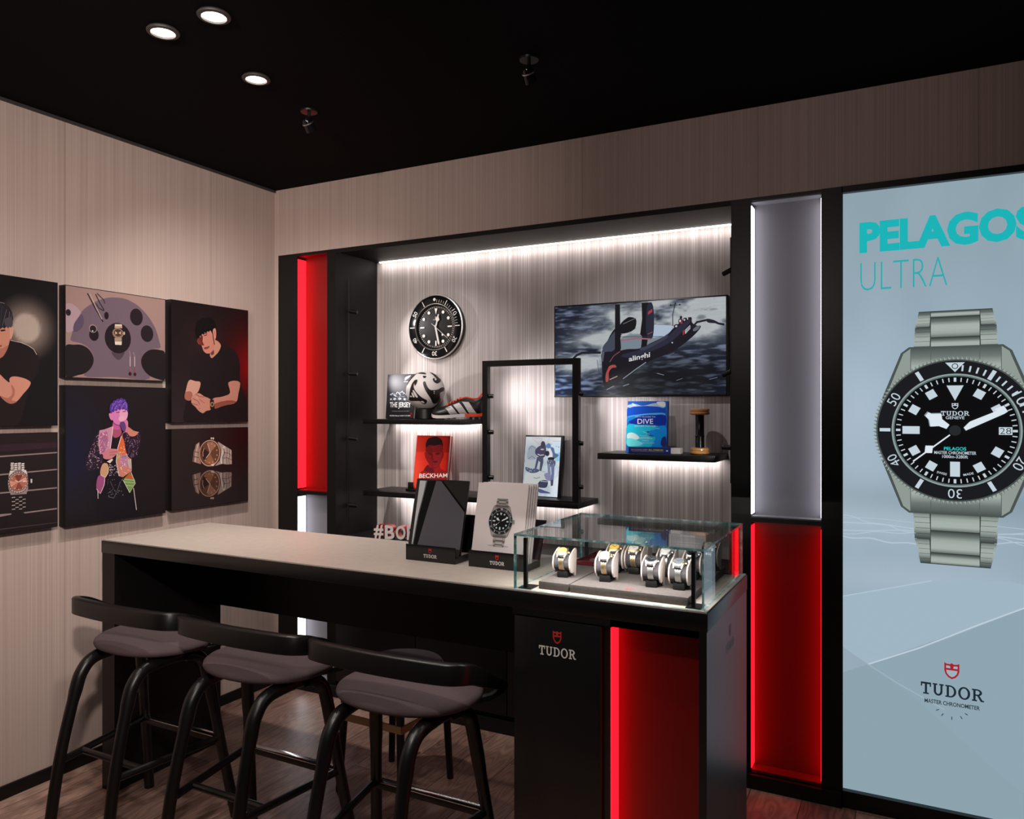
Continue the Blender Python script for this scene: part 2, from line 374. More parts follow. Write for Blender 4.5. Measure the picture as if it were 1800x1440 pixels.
    def slab(self, col, x, y, h, total=None):
        """the five slab-serif capitals of the maker's word mark, lower left at x, y"""
        L = {'T': (.92, [(0, .84, .92, 1), (0, .64, .12, 1), (.8, .64, .92, 1), (.36, 0, .56, .9), (.2, 0, .72, .12)], []),
             'U': (.98, [(0, .88, .42, 1), (.58, .88, .98, 1), (.1, .36, .3, 1), (.69, .36, .87, 1)], [(.485, .37, .385, .37, .185, .22, PI, 2 * PI)]),
             'D': (.98, [(0, 0, .45, .12), (0, .88, .45, 1), (.12, 0, .32, 1)], [(.42, .5, .54, .5, .33, .38, -PI / 2, PI / 2)]),
             'O': (1.04, [], [(.52, .5, .52, .53, .31, .4, 0, 2 * PI)]),
             'R': (1.02, [(0, 0, .44, .12), (0, .88, .45, 1), (.12, 0, .32, 1), (.3, .44, .5, .56)], [(.45, .72, .42, .28, .21, .16, -PI / 2, PI / 2)])}
        wid = sum(L[c][0] for c in 'TUDOR') + 4 * .14; k = (total or wid * h) / wid; self.up()
        for ch in 'TUDOR':
            wd, rs, arcs = L[ch]
            for (x0, y0, x1, y1) in rs: self.rect(col, x + x0 * k, y + y0 * h, x + x1 * k, y + y1 * h, False)
            for (cx, cy, a, b, c_, d, t0, t1) in arcs: self.ring(col, x + cx * k, y + cy * h, (a * k, b * h), (c_ * k, d * h), 24, t0, t1, False)
            if ch == 'R': self.poly(col, [(x + p * k, y + q * h) for p, q in ((.42, .5), (.64, .5), (.9, .12), (1.04, .12), (1.04, 0), (.76, 0))], False)
            x += (wd + .14) * k
    def shield(self, col, back, cx, y0, w, h):
        o = [(-.5, 1), (-.36, .93), (-.14, .91), (0, .99), (.14, .91), (.36, .93), (.5, 1), (.5, .5), (.42, .28), (.24, .1), (0, 0), (-.24, .1), (-.42, .28), (-.5, .5)]
        self.poly(col, [(cx + p * w, y0 + q * h) for p, q in o])
        for q in ([(-.38, .82), (-.12, .8), (-.1, .66), (-.38, .66)], [(.38, .82), (.12, .8), (.1, .66), (.38, .66)], [(-.38, .54), (.38, .54), (.32, .34), (.18, .2), (0, .12), (-.18, .2), (-.32, .34)]):
            self.poly(back, [(cx + p * w, y0 + t * h) for p, t in q])
    def dots(self, col, n, size, pts):
        self.up(); xs = [p[0] for p in pts]; ys = [p[1] for p in pts]; k = t = 0
        while k < n and t < n * 30:
            t += 1; x, y = random.uniform(min(xs), max(xs)), random.uniform(min(ys), max(ys)); ins = False
            for i in range(len(pts)):
                (xa, ya), (xb, yb) = pts[i - 1], pts[i]
                if (ya > y) != (yb > y) and x < (xb - xa) * (y - ya) / (yb - ya) + xa: ins = not ins
            if ins:
                s = size * random.uniform(.5, 1); self.poly(col, [(x - s, y), (x, y - s), (x + s, y), (x, y + s)], False); k += 1
    def run(self, ops):
        g = lambda a: [(a[i] * 1e-4, a[i + 1] * 1e-4) for i in range(0, len(a), 2)]
        for op in ops:
            k, col = op[0], op[1]
            if k == 'P': self.poly(col, g(op[2]))
            elif k == 'S': self.smooth(col, g(op[2]))
            elif k == 'E': self.poly(col, [(op[2][0] * 1e-4 + op[2][2] * 1e-4 * math.cos(2 * PI * i / 24), op[2][1] * 1e-4 + op[2][3] * 1e-4 * math.sin(2 * PI * i / 24)) for i in range(24)])
            elif k == 'L': self.line(col, op[2] * 1e-4, g(op[3]))
            elif k == 'T': self.quad_text(col, op[2], g(op[3]), op[4] if len(op) > 4 else 0)
            elif k == 'D': self.dots(col, op[2], op[3] * 1e-4 if op[3] > 3 else .0012, g(op[4]))
def clip_poly(pts, x0, y0, x1, y1):
    for ax, lim, sgn in ((0, x0, 1), (0, x1, -1), (1, y0, 1), (1, y1, -1)):
        out = []
        for i in range(len(pts)):
            a, b = pts[i - 1], pts[i]; ia, ib = sgn * (a[ax] - lim) >= 0, sgn * (b[ax] - lim) >= 0
            if ia != ib:
                t = (lim - a[ax]) / (b[ax] - a[ax]); out.append((a[0] + (b[0] - a[0]) * t, a[1] + (b[1] - a[1]) * t))
            if ib: out.append(b)
        pts = out
        if not pts: return []
    return pts
def fbm(u, v, sx, sy, oct=4, seed=0):
    rs = np.random.RandomState(seed); tot = 0; amp = 1; out = np.zeros_like(u)
    for o in range(oct):
        G = rs.rand(64, 64); x, y = (u * sx * 2 ** o) % 64, (v * sy * 2 ** o) % 64; i, j = x.astype(int), y.astype(int); fx, fy = x - i, y - j
        fx, fy = fx * fx * (3 - 2 * fx), fy * fy * (3 - 2 * fy); i2, j2 = (i + 1) % 64, (j + 1) % 64; i %= 64; j %= 64
        out += amp * ((G[j, i] * (1 - fx) + G[j, i2] * fx) * (1 - fy) + (G[j2, i] * (1 - fx) + G[j2, i2] * fx) * fy); tot += amp; amp *= .5
    return out / tot
def rgb(base, *adds):
    out = np.stack([np.full_like(adds[0][0] if adds else base, b) for b in base], -1)
    for wgt, col in adds: out = out * (1 - wgt[..., None]) + np.array(col) * wgt[..., None]
    return out
FRAMES = {
'P1': ((-3.071, 1.452, 1.438),(0.0, 1.0, 0.0),(0.0, 0.0, 1.0)),
'P2': ((-3.071, 1.96, 1.633),(0.0, 1.0, 0.0),(0.0, 0.0, 1.0)),
'P3': ((-3.071, 1.96, 1.024),(0.0, 1.0, 0.0),(0.0, 0.0, 1.0)),
'P4': ((-3.071, 2.469, 1.44),(0.0, 1.0, 0.0),(0.0, 0.0, 1.0)),
'P5': ((-3.071, 2.469, 1.03),(0.0, 1.0, 0.0),(0.0, 0.0, 1.0)),
'P0': ((-3.071, 1.452, 1.029),(0.0, 1.0, 0.0),(0.0, 0.0, 1.0)),
'TV': ((-1.566, 3.478, 1.567),(1.0, 0.0, 0.0),(0.0, 0.0, 1.0)),
'JER': ((-2.552, 3.42, 1.451),(1.0, 0.0, 0.0),(0.0, 0.0872, 0.9962)),
'RED': ((-2.347, 3.38, 1.085),(1.0, 0.0, 0.0),(0.0, 0.1564, 0.9877)),
'DIV': ((-1.176, 3.405, 1.304),(1.0, 0.0, 0.0),(0.0, 0.1219, 0.9925)),
'PHO': ((-1.725, 3.43, 1.074),(1.0, 0.0, 0.0),(0.0, 0.1564, 0.9877)),
'FOL': ((-1.571, 2.222, 0.99),(1.0, 0.0, 0.0),(0.0, 0.2419, 0.9703)),
'BRO': ((-1.306, 2.222, 0.99),(1.0, 0.0, 0.0),(0.0, 0.2079, 0.9781)),
}

PRINTS = {
'P1': [('S','1f1618',[1367,3024,2524,2608,2685,2723,2888,3274,3301,3213,3575,3122,3790,2989,3963,2761,3963,2083,3661,1636,3469,854,3134,19,1367,51]),('L','c9b9b2',22,[2908,3276,3301,3217,3575,3122,3790,2989,3906,2788]),('S','c98a74',[2090,3740,2524,3719,2908,3785,2937,3524,2879,3265,2830,3071,2664,2680,2524,2558,2286,2427,2051,2828]),('S','b07060',[2286,2885,2604,2949,2830,3092,2664,2680,2524,2558,2286,2427]),('S','d29a86',[2896,3767,3006,3794,2986,3486,2908,3301]),('P','26222a',[1974,4348,2325,4646,2484,4699,2584,4661,2685,4690,2814,4579,2888,4503,2953,4375,2986,4230,3011,4084,2969,3995,2982,3868,2920,3752,2879,3816,2822,3726,2757,3787,2685,3696,2612,3748,2540,3666,2468,3718,2012,3568]),('L','56505a',25,[2604,3790,2685,4134,2765,4439]),('L','625c66',25,[2765,3805,2847,4067,2867,4366]),('L','4c4650',25,[2908,3861,2945,4077,2920,4287]),('L','3a353e',25,[2524,3782,2564,4206,2604,4546]),('S','4b464e',[2685,4050,2928,4160,2978,3868,2765,3754]),('L','8d8385',17,[2404,4681,2604,4681,2685,4657]),('P','2a1a1c',[2540,3641,2701,3673,2725,3624,2556,3575]),('P','8d4640',[2484,3045,2580,3074,2588,3015,2484,2974]),('S','cf8f7c',[1897,2283,2524,1946,2644,1825,2863,1655,2867,1803,2969,1883,3218,1880,3512,1796,3665,1680,3605,1505,3385,1232,3134,929,2949,838,2765,892,2524,1141,1897,1584]),('S','b06c5c',[2928,1572,3044,1447,3052,1192,2949,978,3134,929,2949,838,2765,892,2524,1141,2806,1061,2969,1233])],
'P2': [('S','6b5a68',[209,1516,257,1767,417,2246,710,2775,1208,3180,1720,3429,2175,3527,2714,3523,3269,3326,3802,2915,4192,2399,4409,1816,4461,1503,4160,1447,3880,1315,3649,1114,3610,740,3880,347,3899,75,2282,76,775,89,1107,450,1208,867,1007,1233,644,1426]),('S','1d171b',[19,1299,353,1342,644,1364,974,1224,1174,953,1214,724,1107,444,841,192,547,99,19,-8]),('S','1b1519',[4690,1332,4429,1404,4172,1421,3841,1337,3572,1109,3469,834,3572,502,3880,211,4429,42,4690,27]),('E','211820',[3236,2790,319,378]),('E','211820',[3775,2095,324,376]),('S','4c3d49',[2034,1143,2642,1183,2533,946,2353,821,2175,925]),('E','1d151b',[2339,1777,626,663]),('P','b09a86',[2186,2376,2526,2403,2540,2227,2175,2200]),('P','d9cbb9',[2203,2352,2511,2375,2518,2324,2196,2299]),('E','8d7364',[2335,1986,265,222]),('E','46302a',[2339,2006,193,163]),('P','c7a78e',[2193,2065,2317,1994,2210,1920]),('P','c7a78e',[2479,2090,2360,1998,2468,1942]),('P','a08a78',[2168,1770,2511,1798,2518,1667,2175,1640]),('P','d6c8b8',[2182,1628,2518,1647,2504,1489,2196,1479]),('E','c5b39e',[2631,2012,36,72]),('E','1a1217',[1225,1825,216,254]),('E','9a8483',[1177,2081,178,174]),('E','22191e',[1181,2075,148,143]),('E','d8cfcf',[1161,1981,30,28]),('L','2a1f24',51,[934,3540,1275,2966,1633,2415]),('L','cdb49c',25,[1034,3537,1309,3002,1582,2522]),('L','33262c',45,[1292,3556,1479,3213,1685,2918]),('L','33262c',39,[1360,3597,1685,3335,1706,3209]),('L','33262c',38,[1309,3161,1445,2986,1685,2886]),('E','1c1419',[1789,2698,104,161]),('S','a98f97',[19,2997,289,3006,514,2862,661,2645,514,2473,353,2209,321,1927,19,1838]),('S','57495f',[661,2660,769,2437,710,2119,433,1891,321,1927,353,2209,514,2442]),('E','241a20',[104,2645,108,135]),('L','c3aab0',40,[2916,1002,2916,571]),('L','c3aab0',40,[3139,1015,3139,582]),('L','86707a',60,[2868,1264,2935,1003]),('L','86707a',60,[3064,1211,3157,1017]),('L','a0506a',46,[2916,505,2916,339]),('L','8a4058',47,[3139,515,3139,348]),('E','3a1420',[2912,246,74,80]),('E','3a1420',[3150,235,75,73])],
'P3': [('S','15101a',[1984,2497,1822,1910,1622,1331,1353,914,1353,213,3245,0,3115,691,2901,1213,2562,1815,2479,2467]),('S','2b1a2c',[1471,3877,1267,3607,1130,3208,918,2762,849,2438,976,2200,1267,2217,1523,2258,1642,2629,1550,2931,1443,3416]),('D','d9c2d6',90,21,[1471,3803,1267,3570,1130,3208,937,2761,880,2436,976,2230,1463,2262,1602,2631,1503,2933,1424,3417]),('P','1c141c',[2005,3921,2562,3909,2500,3036,2230,2482,1903,2390,1984,3059]),('S','a4506e',[2086,4126,2230,4067,2437,3987,2500,3720,2333,3554,2127,3561,2066,3844]),('S','c05a9a',[2107,4220,2395,4102,2437,3911,2127,3918]),('P','c489a4',[1471,3874,1702,3909,2099,4039,2033,3545,1976,3060,1682,2794,1511,2755,1408,3325]),('P','a85f84',[1503,3747,1822,3850,1863,3401,1702,2923,1542,2894,1463,3342]),('D','e8d0dc',40,28,[1503,3821,1903,3886,1903,3250,1662,2851,1523,2821,1443,3305]),('D','6f7fb0',14,37,[1542,3709,1863,3812,1863,3252,1662,2925]),('L','e6d9da',30,[2090,4024,2025,3470,1960,3042]),('S','c99a78',[1542,2294,1654,2461,1814,2440,1887,2271,1847,2020,1722,1843,1511,1985]),('S','9a4f80',[1440,1957,1710,1825,1682,1541,1503,1175,1329,1402]),('L','ecdcd8',22,[1511,1985,1722,1843,1863,2037,1887,2271]),('L','ecdcd8',22,[1710,1825,1682,1541,1503,1175,1329,1402]),('P','c98070',[2479,3607,2782,4026,3081,3820,3384,3742,3158,3540,2901,3586,2697,3363,2748,2833,2965,2515,2995,2032,2562,1796,2362,1861,2230,2482,2321,3082]),('P','d8643a',[2479,3588,2646,3525,2731,2834,2562,2767,2312,3007]),('P','b87fa0',[2479,2695,2731,2720,2901,2480,2731,2223,2395,2321]),('D','f0d8c0',50,28,[2395,3079,2688,3218,2943,2516,2965,2053,2562,1853,2312,2477]),('D','8fb060',10,40,[2292,2894,2395,2889,2395,2624,2271,2517]),('D','7080c0',8,43,[2479,2733,2731,2758,2731,2528,2479,2543]),('L','e6d9da',30,[2479,3588,2312,3082,2238,2501,2375,1867]),('P','b9b0a8',[2773,2526,2965,2592,2986,2129,2858,2176]),('S','2a182b',[2731,3759,2901,3586,3158,3586,3398,3765,3455,3499,3341,3037,3254,2692,2901,2611,2739,2834,2625,3335,2541,3681]),('D','c0a0c0',80,21,[2731,3714,2901,3555,3158,3547,3384,3735,3420,3500,3323,3037,3223,2693,2901,2641,2748,2833,2646,3334]),('P','b5643a',[2901,1981,3115,1657,2773,1684,2625,1753]),('P','6f9a50',[2625,1753,3137,1655,3150,1499,2901,1079,2571,1655]),('L','d8c9a8',19,[2625,1696,3115,1618]),('L','d8c9a8',19,[2646,1580,3115,1502]),('L','d8c9a8',19,[2731,1420,3072,1371]),('L','ecdcd8',23,[2571,1655,2879,1092,3158,1479,2943,1997]),('D','e0c8d8',40,24,[1903,2390,2230,2369,2354,1831,1903,1866]),('D','8a8390',26,31,[1822,1798,2562,1739,2562,978,1822,1051]),('L','5a5560',30,[1944,1676,2107,1324,1822,1163]),('L','5a5560',30,[2437,1635,2271,1233,2107,929]),('L','6a6570',26,[1863,1010,2107,929]),('S','cf7fa8',[1887,4578,2005,4604,2058,4370,2025,4288,1936,4372]),('S','d07ab4',[2017,4615,2066,4295,2168,4151,2312,4096,2479,4115,2646,4219,2756,4402,2777,4662,2562,4803,2189,4765]),('S','e0a0c0',[2395,4689,2731,4727,2756,4402,2604,4289,2437,4367]),('L','5a2a52',34,[2230,4625,2395,4647]),('L','5a2a52',34,[2529,4662,2688,4677]),('P','4c2f86',[1911,4727,1919,4896,1976,5016,2058,5054,2090,5152,2205,5153,2263,5237,2375,5216,2458,5277,2554,5225,2672,5196,2705,5097,2790,4976,2773,4861,2803,4746,2773,4639,2714,4746,2663,4700,2613,4799,2546,4746,2479,4807,2395,4731,2312,4784,2238,4686,2156,4723,2099,4633,2033,4679,1984,4566,1936,4634]),('L','7a54c0',34,[1984,4709,2066,4934,2230,5104]),('L','8f6ad8',30,[2127,4746,2230,4972,2437,5163]),('L','6a44b0',34,[2312,4803,2395,5011,2562,5146]),('L','9a78dc',27,[2479,4822,2583,5012,2667,5089]),('L','8a64cc',31,[2688,4765,2731,4937,2688,5070]),('L','2e1a5c',26,[2066,4727,2189,4934,2312,5048]),('L','2e1a5c',27,[2416,4803,2500,4974,2604,5070]),('D','8a62c8',70,31,[1952,4821,2107,5103,2437,5220,2646,5146,2752,4899,2731,4765,2479,4841,2107,4708]),('S','cf78a4',[2395,4178,2583,4270,2752,4287,2782,3980,2697,3753,2562,3863,2437,3987]),('E','e2a8c4',[2479,4359,150,129]),('S','5d3f78',[2395,4178,2583,4232,2688,3982,2625,3793,2500,3872]),('S','c97c84',[1590,2810,1710,2960,1863,3065,2107,3061,2271,3027,2304,2901,2189,2779,1944,2634,1654,2658]),('L','8d4a58',23,[1903,2913,2271,2933]),('L','8d4a58',23,[1903,2801,2189,2805]),('E','2a2230',[1523,2766,87,104]),('P','d8d2cc',[1782,2528,2025,2645,2066,2586,1924,2445]),('L','c9b6b6',33,[1365,1318,1376,977]),('L','cfc0c0',35,[3055,1284,3202,295])],
'P4': [('S','1c1216',[1317,3237,1638,3389,2074,3329,2306,3119,2744,3507,2915,3814,3437,3738,3851,3526,4091,3037,4133,1988,4517,1081,4579,-28,689,26,793,911,1001,2000,1053,2567,1158,3008]),('S','c58c76',[2239,3474,2406,3709,2519,4042,2870,3834,2756,3508,2490,3256,2306,3137,2206,3248]),('S','6e3a34',[2239,3406,2406,3575,2451,3353,2295,3276]),('S','c98474',[1434,3969,1557,4133,1665,4252,2019,4447,2251,4558,2418,4429,2530,4034,2418,3575,2195,3372,1964,3357,1800,3480,1703,3694,1504,3798]),('S','7c2c2a',[1434,3969,1584,4144,1681,3922,1735,3714,1530,3787]),('S','6a2622',[1649,4184,1746,4193,1789,3842,1855,3736,1703,3747]),('S','cf9080',[2384,4552,2519,4628,2586,4354,2530,4101,2418,4250]),('L','7a3a34',23,[2474,4502,2519,4258]),('P','060304',[1317,4638,1477,4895,1746,5051,2074,5121,2351,5088,2519,4934,2575,4615,2474,4632,2390,4553,2351,4334,2295,4418,2217,4501,2129,4395,2063,4451,1964,4318,1898,4374,1811,4242,1735,4289,1670,4160,1595,4180,1552,4044,1477,4064,1434,3947,1349,4115,1296,4330]),('L','140c0e',45,[2362,4424,2406,4114,2474,3804]),('L','1f1518',22,[1530,4262,1692,4674,2019,4973]),('L','1f1518',22,[1855,4379,2019,4750,2295,4956]),('L','251a1d',22,[2156,4518,2267,4774,2434,4880]),('L','1a0d0f',27,[1827,4288,2046,4343]),('L','e0a894',27,[1800,4109,1768,3885]),('L','b06858',22,[1789,3798,1920,3852]),('L','2a1014',36,[1827,4208,2030,4261]),('L','2a1014',26,[1557,4022,1638,4060]),('S','8d4444',[1822,3605,2019,3673,2173,3719,2129,3627,1898,3540]),('L','5a2826',18,[1833,3597,2156,3691]),('S','cf9a8a',[980,2008,1317,1966,1616,1923,1504,1489,1185,1220,1001,1022,715,1118,772,1495]),('S','a86858',[772,1430,1106,1437,1158,1220,1001,1022,715,1118]),('S','c48674',[3349,1964,4091,2001,4000,1425,3863,990,3088,801,2406,663,2351,1112,2973,1246,3448,1438]),('S','93503f',[3495,1070,3863,990,3088,792,2406,663,2406,834]),('S','c88a7a',[1095,914,1132,1219,1370,1363,1557,1384,1855,1239,2251,1066,2251,609,1964,529,1773,423,1530,530,1317,731]),('L','6a3830',26,[1317,1353,1584,1226,1855,1208]),('L','6a3830',26,[1158,1132,1477,1004,1584,829]),('L','6a3830',26,[1116,892,1423,828,1584,631]),('L','7a443a',22,[1477,1136,1855,919]),('L','e2aa98',22,[1317,1244,1530,1093]),('L','e2aa98',22,[1370,784,1584,697]),('P','2a1a1a',[2184,1065,2418,1094,2485,654,2206,618]),('E','b08a74',[2328,851,111,117]),('E','3a2420',[2328,851,67,72])],
'P5': [('P','795f56',[1550,577,1352,721,1234,1026,1156,1562,1298,1587,1641,1645,1568,878]),('P','352422',[1298,785,1341,751,1263,1112,1220,1572,1184,1566,1245,1114]),('P','a5958d',[1463,681,1507,662,1377,1103,1334,1564,1298,1558,1341,1106]),('P','352422',[1263,1053,1586,1085,1586,1114,1255,1089]),('P','352422',[1209,1294,1514,1328,1514,1358,1202,1329]),('P','84746e',[2664,450,2855,517,3126,629,3539,793,3567,1506,3243,1545,2932,1536,2493,1674,2798,1378,2863,975]),('P','a29892',[3010,625,3126,645,2952,1182,2971,1534,2855,1542,2817,1377,2913,971]),('L','352524',43,[3029,746,3087,987,2971,1211,2990,1532]),('L','352524',25,[3243,696,3263,1034,3204,1224,3243,1529]),('L','352524',25,[3401,774,3420,1083,3361,1273,3401,1518]),('L','352524',25,[3029,961,3322,967,3559,1071]),('L','352524',25,[2990,1241,3243,1205,3559,1289]),('L','a59b95',18,[3126,676,3165,949]),('L','a59b95',19,[3322,967,3302,1185]),('L','a59b95',19,[3479,829,3499,1045]),('L','a59b95',18,[3107,1293,3126,1507]),('E','402925',[2193,1078,679,669]),('E','957667',[2174,1064,641,650]),('E','291714',[2167,1059,589,602]),('E','4f3226',[2163,1059,559,578]),('P','734c35',[2174,1064,1878,1568,2211,1640,2493,1523]),('P','785342',[2174,1064,2026,537,2324,477,2588,634]),('P','291611',[2174,1064,1732,804,1659,1108,1805,1454]),('L','9b8173',30,[1823,855,1750,1071,1768,1263]),('L','a9958a',27,[2026,612,2193,1027]),('L','a9958a',33,[2211,1007,1944,1330]),('E','906e5c',[2288,603,41,39]),('E','906e5c',[2470,690,42,39]),('E','906e5c',[2596,883,42,40]),('E','906e5c',[2609,1126,42,40]),('E','906e5c',[2514,1338,42,39]),('E','906e5c',[2339,1485,41,39]),('E','906e5c',[2136,1532,41,39]),('E','906e5c',[1893,1443,40,39]),('E','a18d81',[2267,326,52,48]),('E','a18d81',[2380,321,49,54]),('P','ac9e95',[2249,1607,2474,1554,2399,1681,2267,1690]),('P','a98478',[1550,3126,1352,3010,1234,2720,1156,2195,1298,2151,1641,2046,1568,2823]),('P','4a3230',[1298,2953,1341,2981,1263,2630,1220,2176,1184,2187,1245,2631]),('P','e6cfc4',[1463,3035,1507,3048,1377,2625,1334,2169,1298,2180,1341,2626]),('P','4a3230',[1263,2689,1586,2614,1586,2585,1255,2654]),('P','4a3230',[1209,2456,1514,2381,1514,2351,1202,2421]),('P','b8a29a',[2664,3103,2855,3010,3126,2861,3539,2642,3567,1926,3243,1930,2932,1981,2493,1902,2798,2157,2863,2551]),('P','e2d4cc',[3010,2882,3126,2846,2952,2332,2971,1978,2855,1986,2817,2156,2913,2549]),('L','4a3432',43,[3029,2758,3087,2509,2971,2300,2990,1977]),('L','4a3432',25,[3243,2779,3263,2439,3204,2257,3243,1946]),('L','4a3432',25,[3401,2679,3420,2369,3361,2186,3401,1936]),('L','4a3432',25,[3029,2543,3322,2498,3559,2361]),('L','4a3432',25,[2990,2269,3243,2270,3559,2144]),('L','e6d8d0',18,[3126,2815,3165,2536]),('L','e6d8d0',19,[3322,2498,3302,2282]),('L','e6d8d0',19,[3479,2614,3499,2396]),('L','e6d8d0',18,[3107,2201,3126,1984]),('E','5a3a34',[2193,2539,679,669]),('E','d0a590',[2174,2555,641,650]),('E','3a211c',[2167,2561,589,602]),('E','6e4636',[2163,2562,559,578]),('P','a06a4a',[2174,2555,1878,2091,2211,1974,2493,2054]),('P','a8745c',[2174,2555,2026,3103,2324,3122,2588,2930]),('P','3a1f18',[2174,2555,1732,2875,1659,2581,1805,2215]),('L','d8b4a0',30,[1823,2812,1750,2606,1768,2411]),('L','ecd0c0',27,[2026,3028,2193,2590]),('L','ecd0c0',33,[2211,2607,1944,2321]),('E','c89a80',[2288,3001,41,39]),('E','c89a80',[2470,2890,42,39]),('E','c89a80',[2596,2680,42,40]),('E','c89a80',[2609,2435,42,40]),('E','c89a80',[2514,2236,42,39]),('E','c89a80',[2339,2112,41,39]),('E','c89a80',[2136,2092,41,39]),('E','c89a80',[1893,2214,40,39]),('E','e0c4b4',[2267,3281,52,48]),('E','e0c4b4',[2380,3271,49,54]),('P','f0dcd0',[2249,2002,2474,2024,2399,1908,2267,1917])],
'P0': [('P','6a5658',[681,2966,2524,2963,4722,3004,4722,2971,2524,2926]),('P','9a8684',[681,2966,2524,2943,4722,2983,4722,2949,2524,2903]),('P','6a5658',[681,2314,2524,2271,4722,2321,4722,2288,2524,2235]),('P','9a8684',[681,2314,2524,2252,4722,2300,4722,2267,2524,2212]),('P','6a5658',[681,1656,2524,1577,4722,1581,4722,1545,2524,1538]),('P','9a8684',[681,1656,2524,1555,4722,1557,4722,1523,2524,1515]),('P','94807f',[681,802,2524,741,2936,726,2936,674,2524,642]),('P','94807f',[3387,713,4738,733,4738,681,3444,660]),('P','4a3a3c',[681,305,2524,186,4738,156,4738,132,2524,144]),('P','33202a',[681,3299,2524,3387,4738,3389,4738,3176,2524,3102]),('P','e8dcda',[2914,2666,3019,2668,3031,2621,2914,2617]),('P','e8dcda',[3047,2640,3154,2642,3160,2596,3047,2591]),('P','e8dcda',[3182,2649,3290,2651,3290,2605,3182,2600]),('P','e8dcda',[3318,2624,3427,2626,3421,2579,3318,2574]),('P','e8dcda',[2900,2595,3005,2597,3031,2549,2914,2545]),('P','e8dcda',[3033,2569,3140,2571,3160,2523,3047,2519]),('P','e8dcda',[3168,2578,3276,2580,3290,2532,3182,2527]),('P','e8dcda',[3304,2552,3412,2553,3421,2506,3318,2501]),('P','e8dcda',[2914,2522,3019,2524,3031,2477,2914,2473]),('P','e8dcda',[3047,2496,3154,2497,3160,2451,3047,2447]),('P','e8dcda',[3182,2504,3290,2506,3290,2459,3182,2455]),('P','e8dcda',[3318,2478,3427,2479,3421,2433,3318,2428]),('P','e8dcda',[2900,2451,3005,2452,3031,2404,2914,2401]),('P','e8dcda',[3033,2424,3140,2426,3160,2378,3047,2374]),('P','e8dcda',[3168,2433,3276,2434,3290,2387,3182,2382]),('P','e8dcda',[3304,2406,3412,2407,3421,2360,3318,2356]),('P','9a8a8a',[2880,2372,3487,2353,3553,2113,3565,1614,3501,1414,2908,1437,2819,1710,2830,2197]),('P','ded4d2',[2886,2366,3075,2367,2936,2247,2847,2167]),('P','ded4d2',[3301,2351,3484,2347,3536,2173,3444,2239]),('E','5a4848',[3188,1894,395,435]),('E','c4b4b2',[3188,1894,378,415]),('E','8a6a64',[3194,1903,356,366]),('E','b56e5e',[3196,1908,339,325]),('E','4a3a3a',[3559,1863,20,23]),('E','4a3a3a',[3546,1760,20,23]),('E','4a3a3a',[3509,1666,20,23]),('E','4a3a3a',[3449,1587,20,23]),('E','4a3a3a',[3372,1530,20,23]),('E','4a3a3a',[3283,1499,20,23]),('E','4a3a3a',[3188,1494,20,23]),('E','4a3a3a',[3093,1517,20,23]),('E','4a3a3a',[3005,1565,20,23]),('E','4a3a3a',[2930,1635,19,23]),('E','4a3a3a',[2873,1722,19,23]),('E','4a3a3a',[2837,1821,19,23]),('E','4a3a3a',[2825,1925,19,23]),('E','4a3a3a',[2837,2026,19,23]),('E','4a3a3a',[2873,2119,19,23]),('E','4a3a3a',[2930,2197,19,23]),('E','4a3a3a',[3005,2255,20,23]),('E','4a3a3a',[3093,2288,20,23]),('E','4a3a3a',[3188,2295,20,23]),('E','4a3a3a',[3283,2274,20,23]),('E','4a3a3a',[3372,2228,20,23]),('E','4a3a3a',[3449,2158,20,23]),('E','4a3a3a',[3509,2070,20,23]),('E','4a3a3a',[3546,1969,20,23]),('P','7a3f36',[3196,1908,3019,2183,3358,2172]),('P','8a4a3c',[3196,1908,3075,1629,3387,1630]),('P','d89a84',[3196,1908,2866,1965,2908,1731]),('P','d89a80',[3196,1908,3472,2061,3524,1881]),('L','f0d0c0',23,[3188,1909,3429,2029]),('L','f0d0c0',29,[3188,1909,3061,1977]),('P','e8d4cc',[3364,1947,3458,1945,3458,1887,3364,1889]),('P','d0c4c2',[3646,1989,3715,1983,3715,1836,3651,1829]),('E','f0dcd0',[3493,1884,17,18]),('E','f0dcd0',[3453,1744,17,18]),('E','f0dcd0',[3344,1649,17,17]),('E','f0dcd0',[3196,1624,17,17]),('E','f0dcd0',[3050,1675,17,17]),('E','f0dcd0',[2944,1788,17,17]),('E','f0dcd0',[2905,1933,17,17]),('E','f0dcd0',[2944,2070,17,17]),('E','f0dcd0',[3050,2166,17,17]),('E','f0dcd0',[3196,2193,17,17]),('E','f0dcd0',[3344,2143,17,17]),('E','f0dcd0',[3453,2030,17,18]),('P','b4a6a4',[2936,1345,3064,1347,3064,1315,2936,1314]),('P','b4a6a4',[3205,1330,3324,1332,3324,1300,3205,1298]),('P','b4a6a4',[3070,1251,3194,1253,3194,1221,3070,1219]),('P','b4a6a4',[3341,1235,3455,1237,3455,1205,3341,1202]),('P','b4a6a4',[2936,1187,3064,1188,3064,1156,2936,1155]),('P','b4a6a4',[3205,1170,3324,1172,3324,1140,3205,1138]),('P','b4a6a4',[3070,1106,3194,1108,3194,1076,3070,1074]),('P','b4a6a4',[3341,1089,3455,1091,3455,1059,3341,1057]),('P','b4a6a4',[2936,1043,3064,1043,3064,1011,2936,1011]),('P','b4a6a4',[3205,1025,3324,1027,3324,994,3205,993]),('P','b4a6a4',[3070,953,3194,954,3194,922,3070,921]),('P','b4a6a4',[3341,934,3455,936,3455,904,3341,902]),('P','b4a6a4',[2936,893,3064,893,3064,861,2936,861]),('P','b4a6a4',[3205,874,3324,875,3324,843,3205,842])],
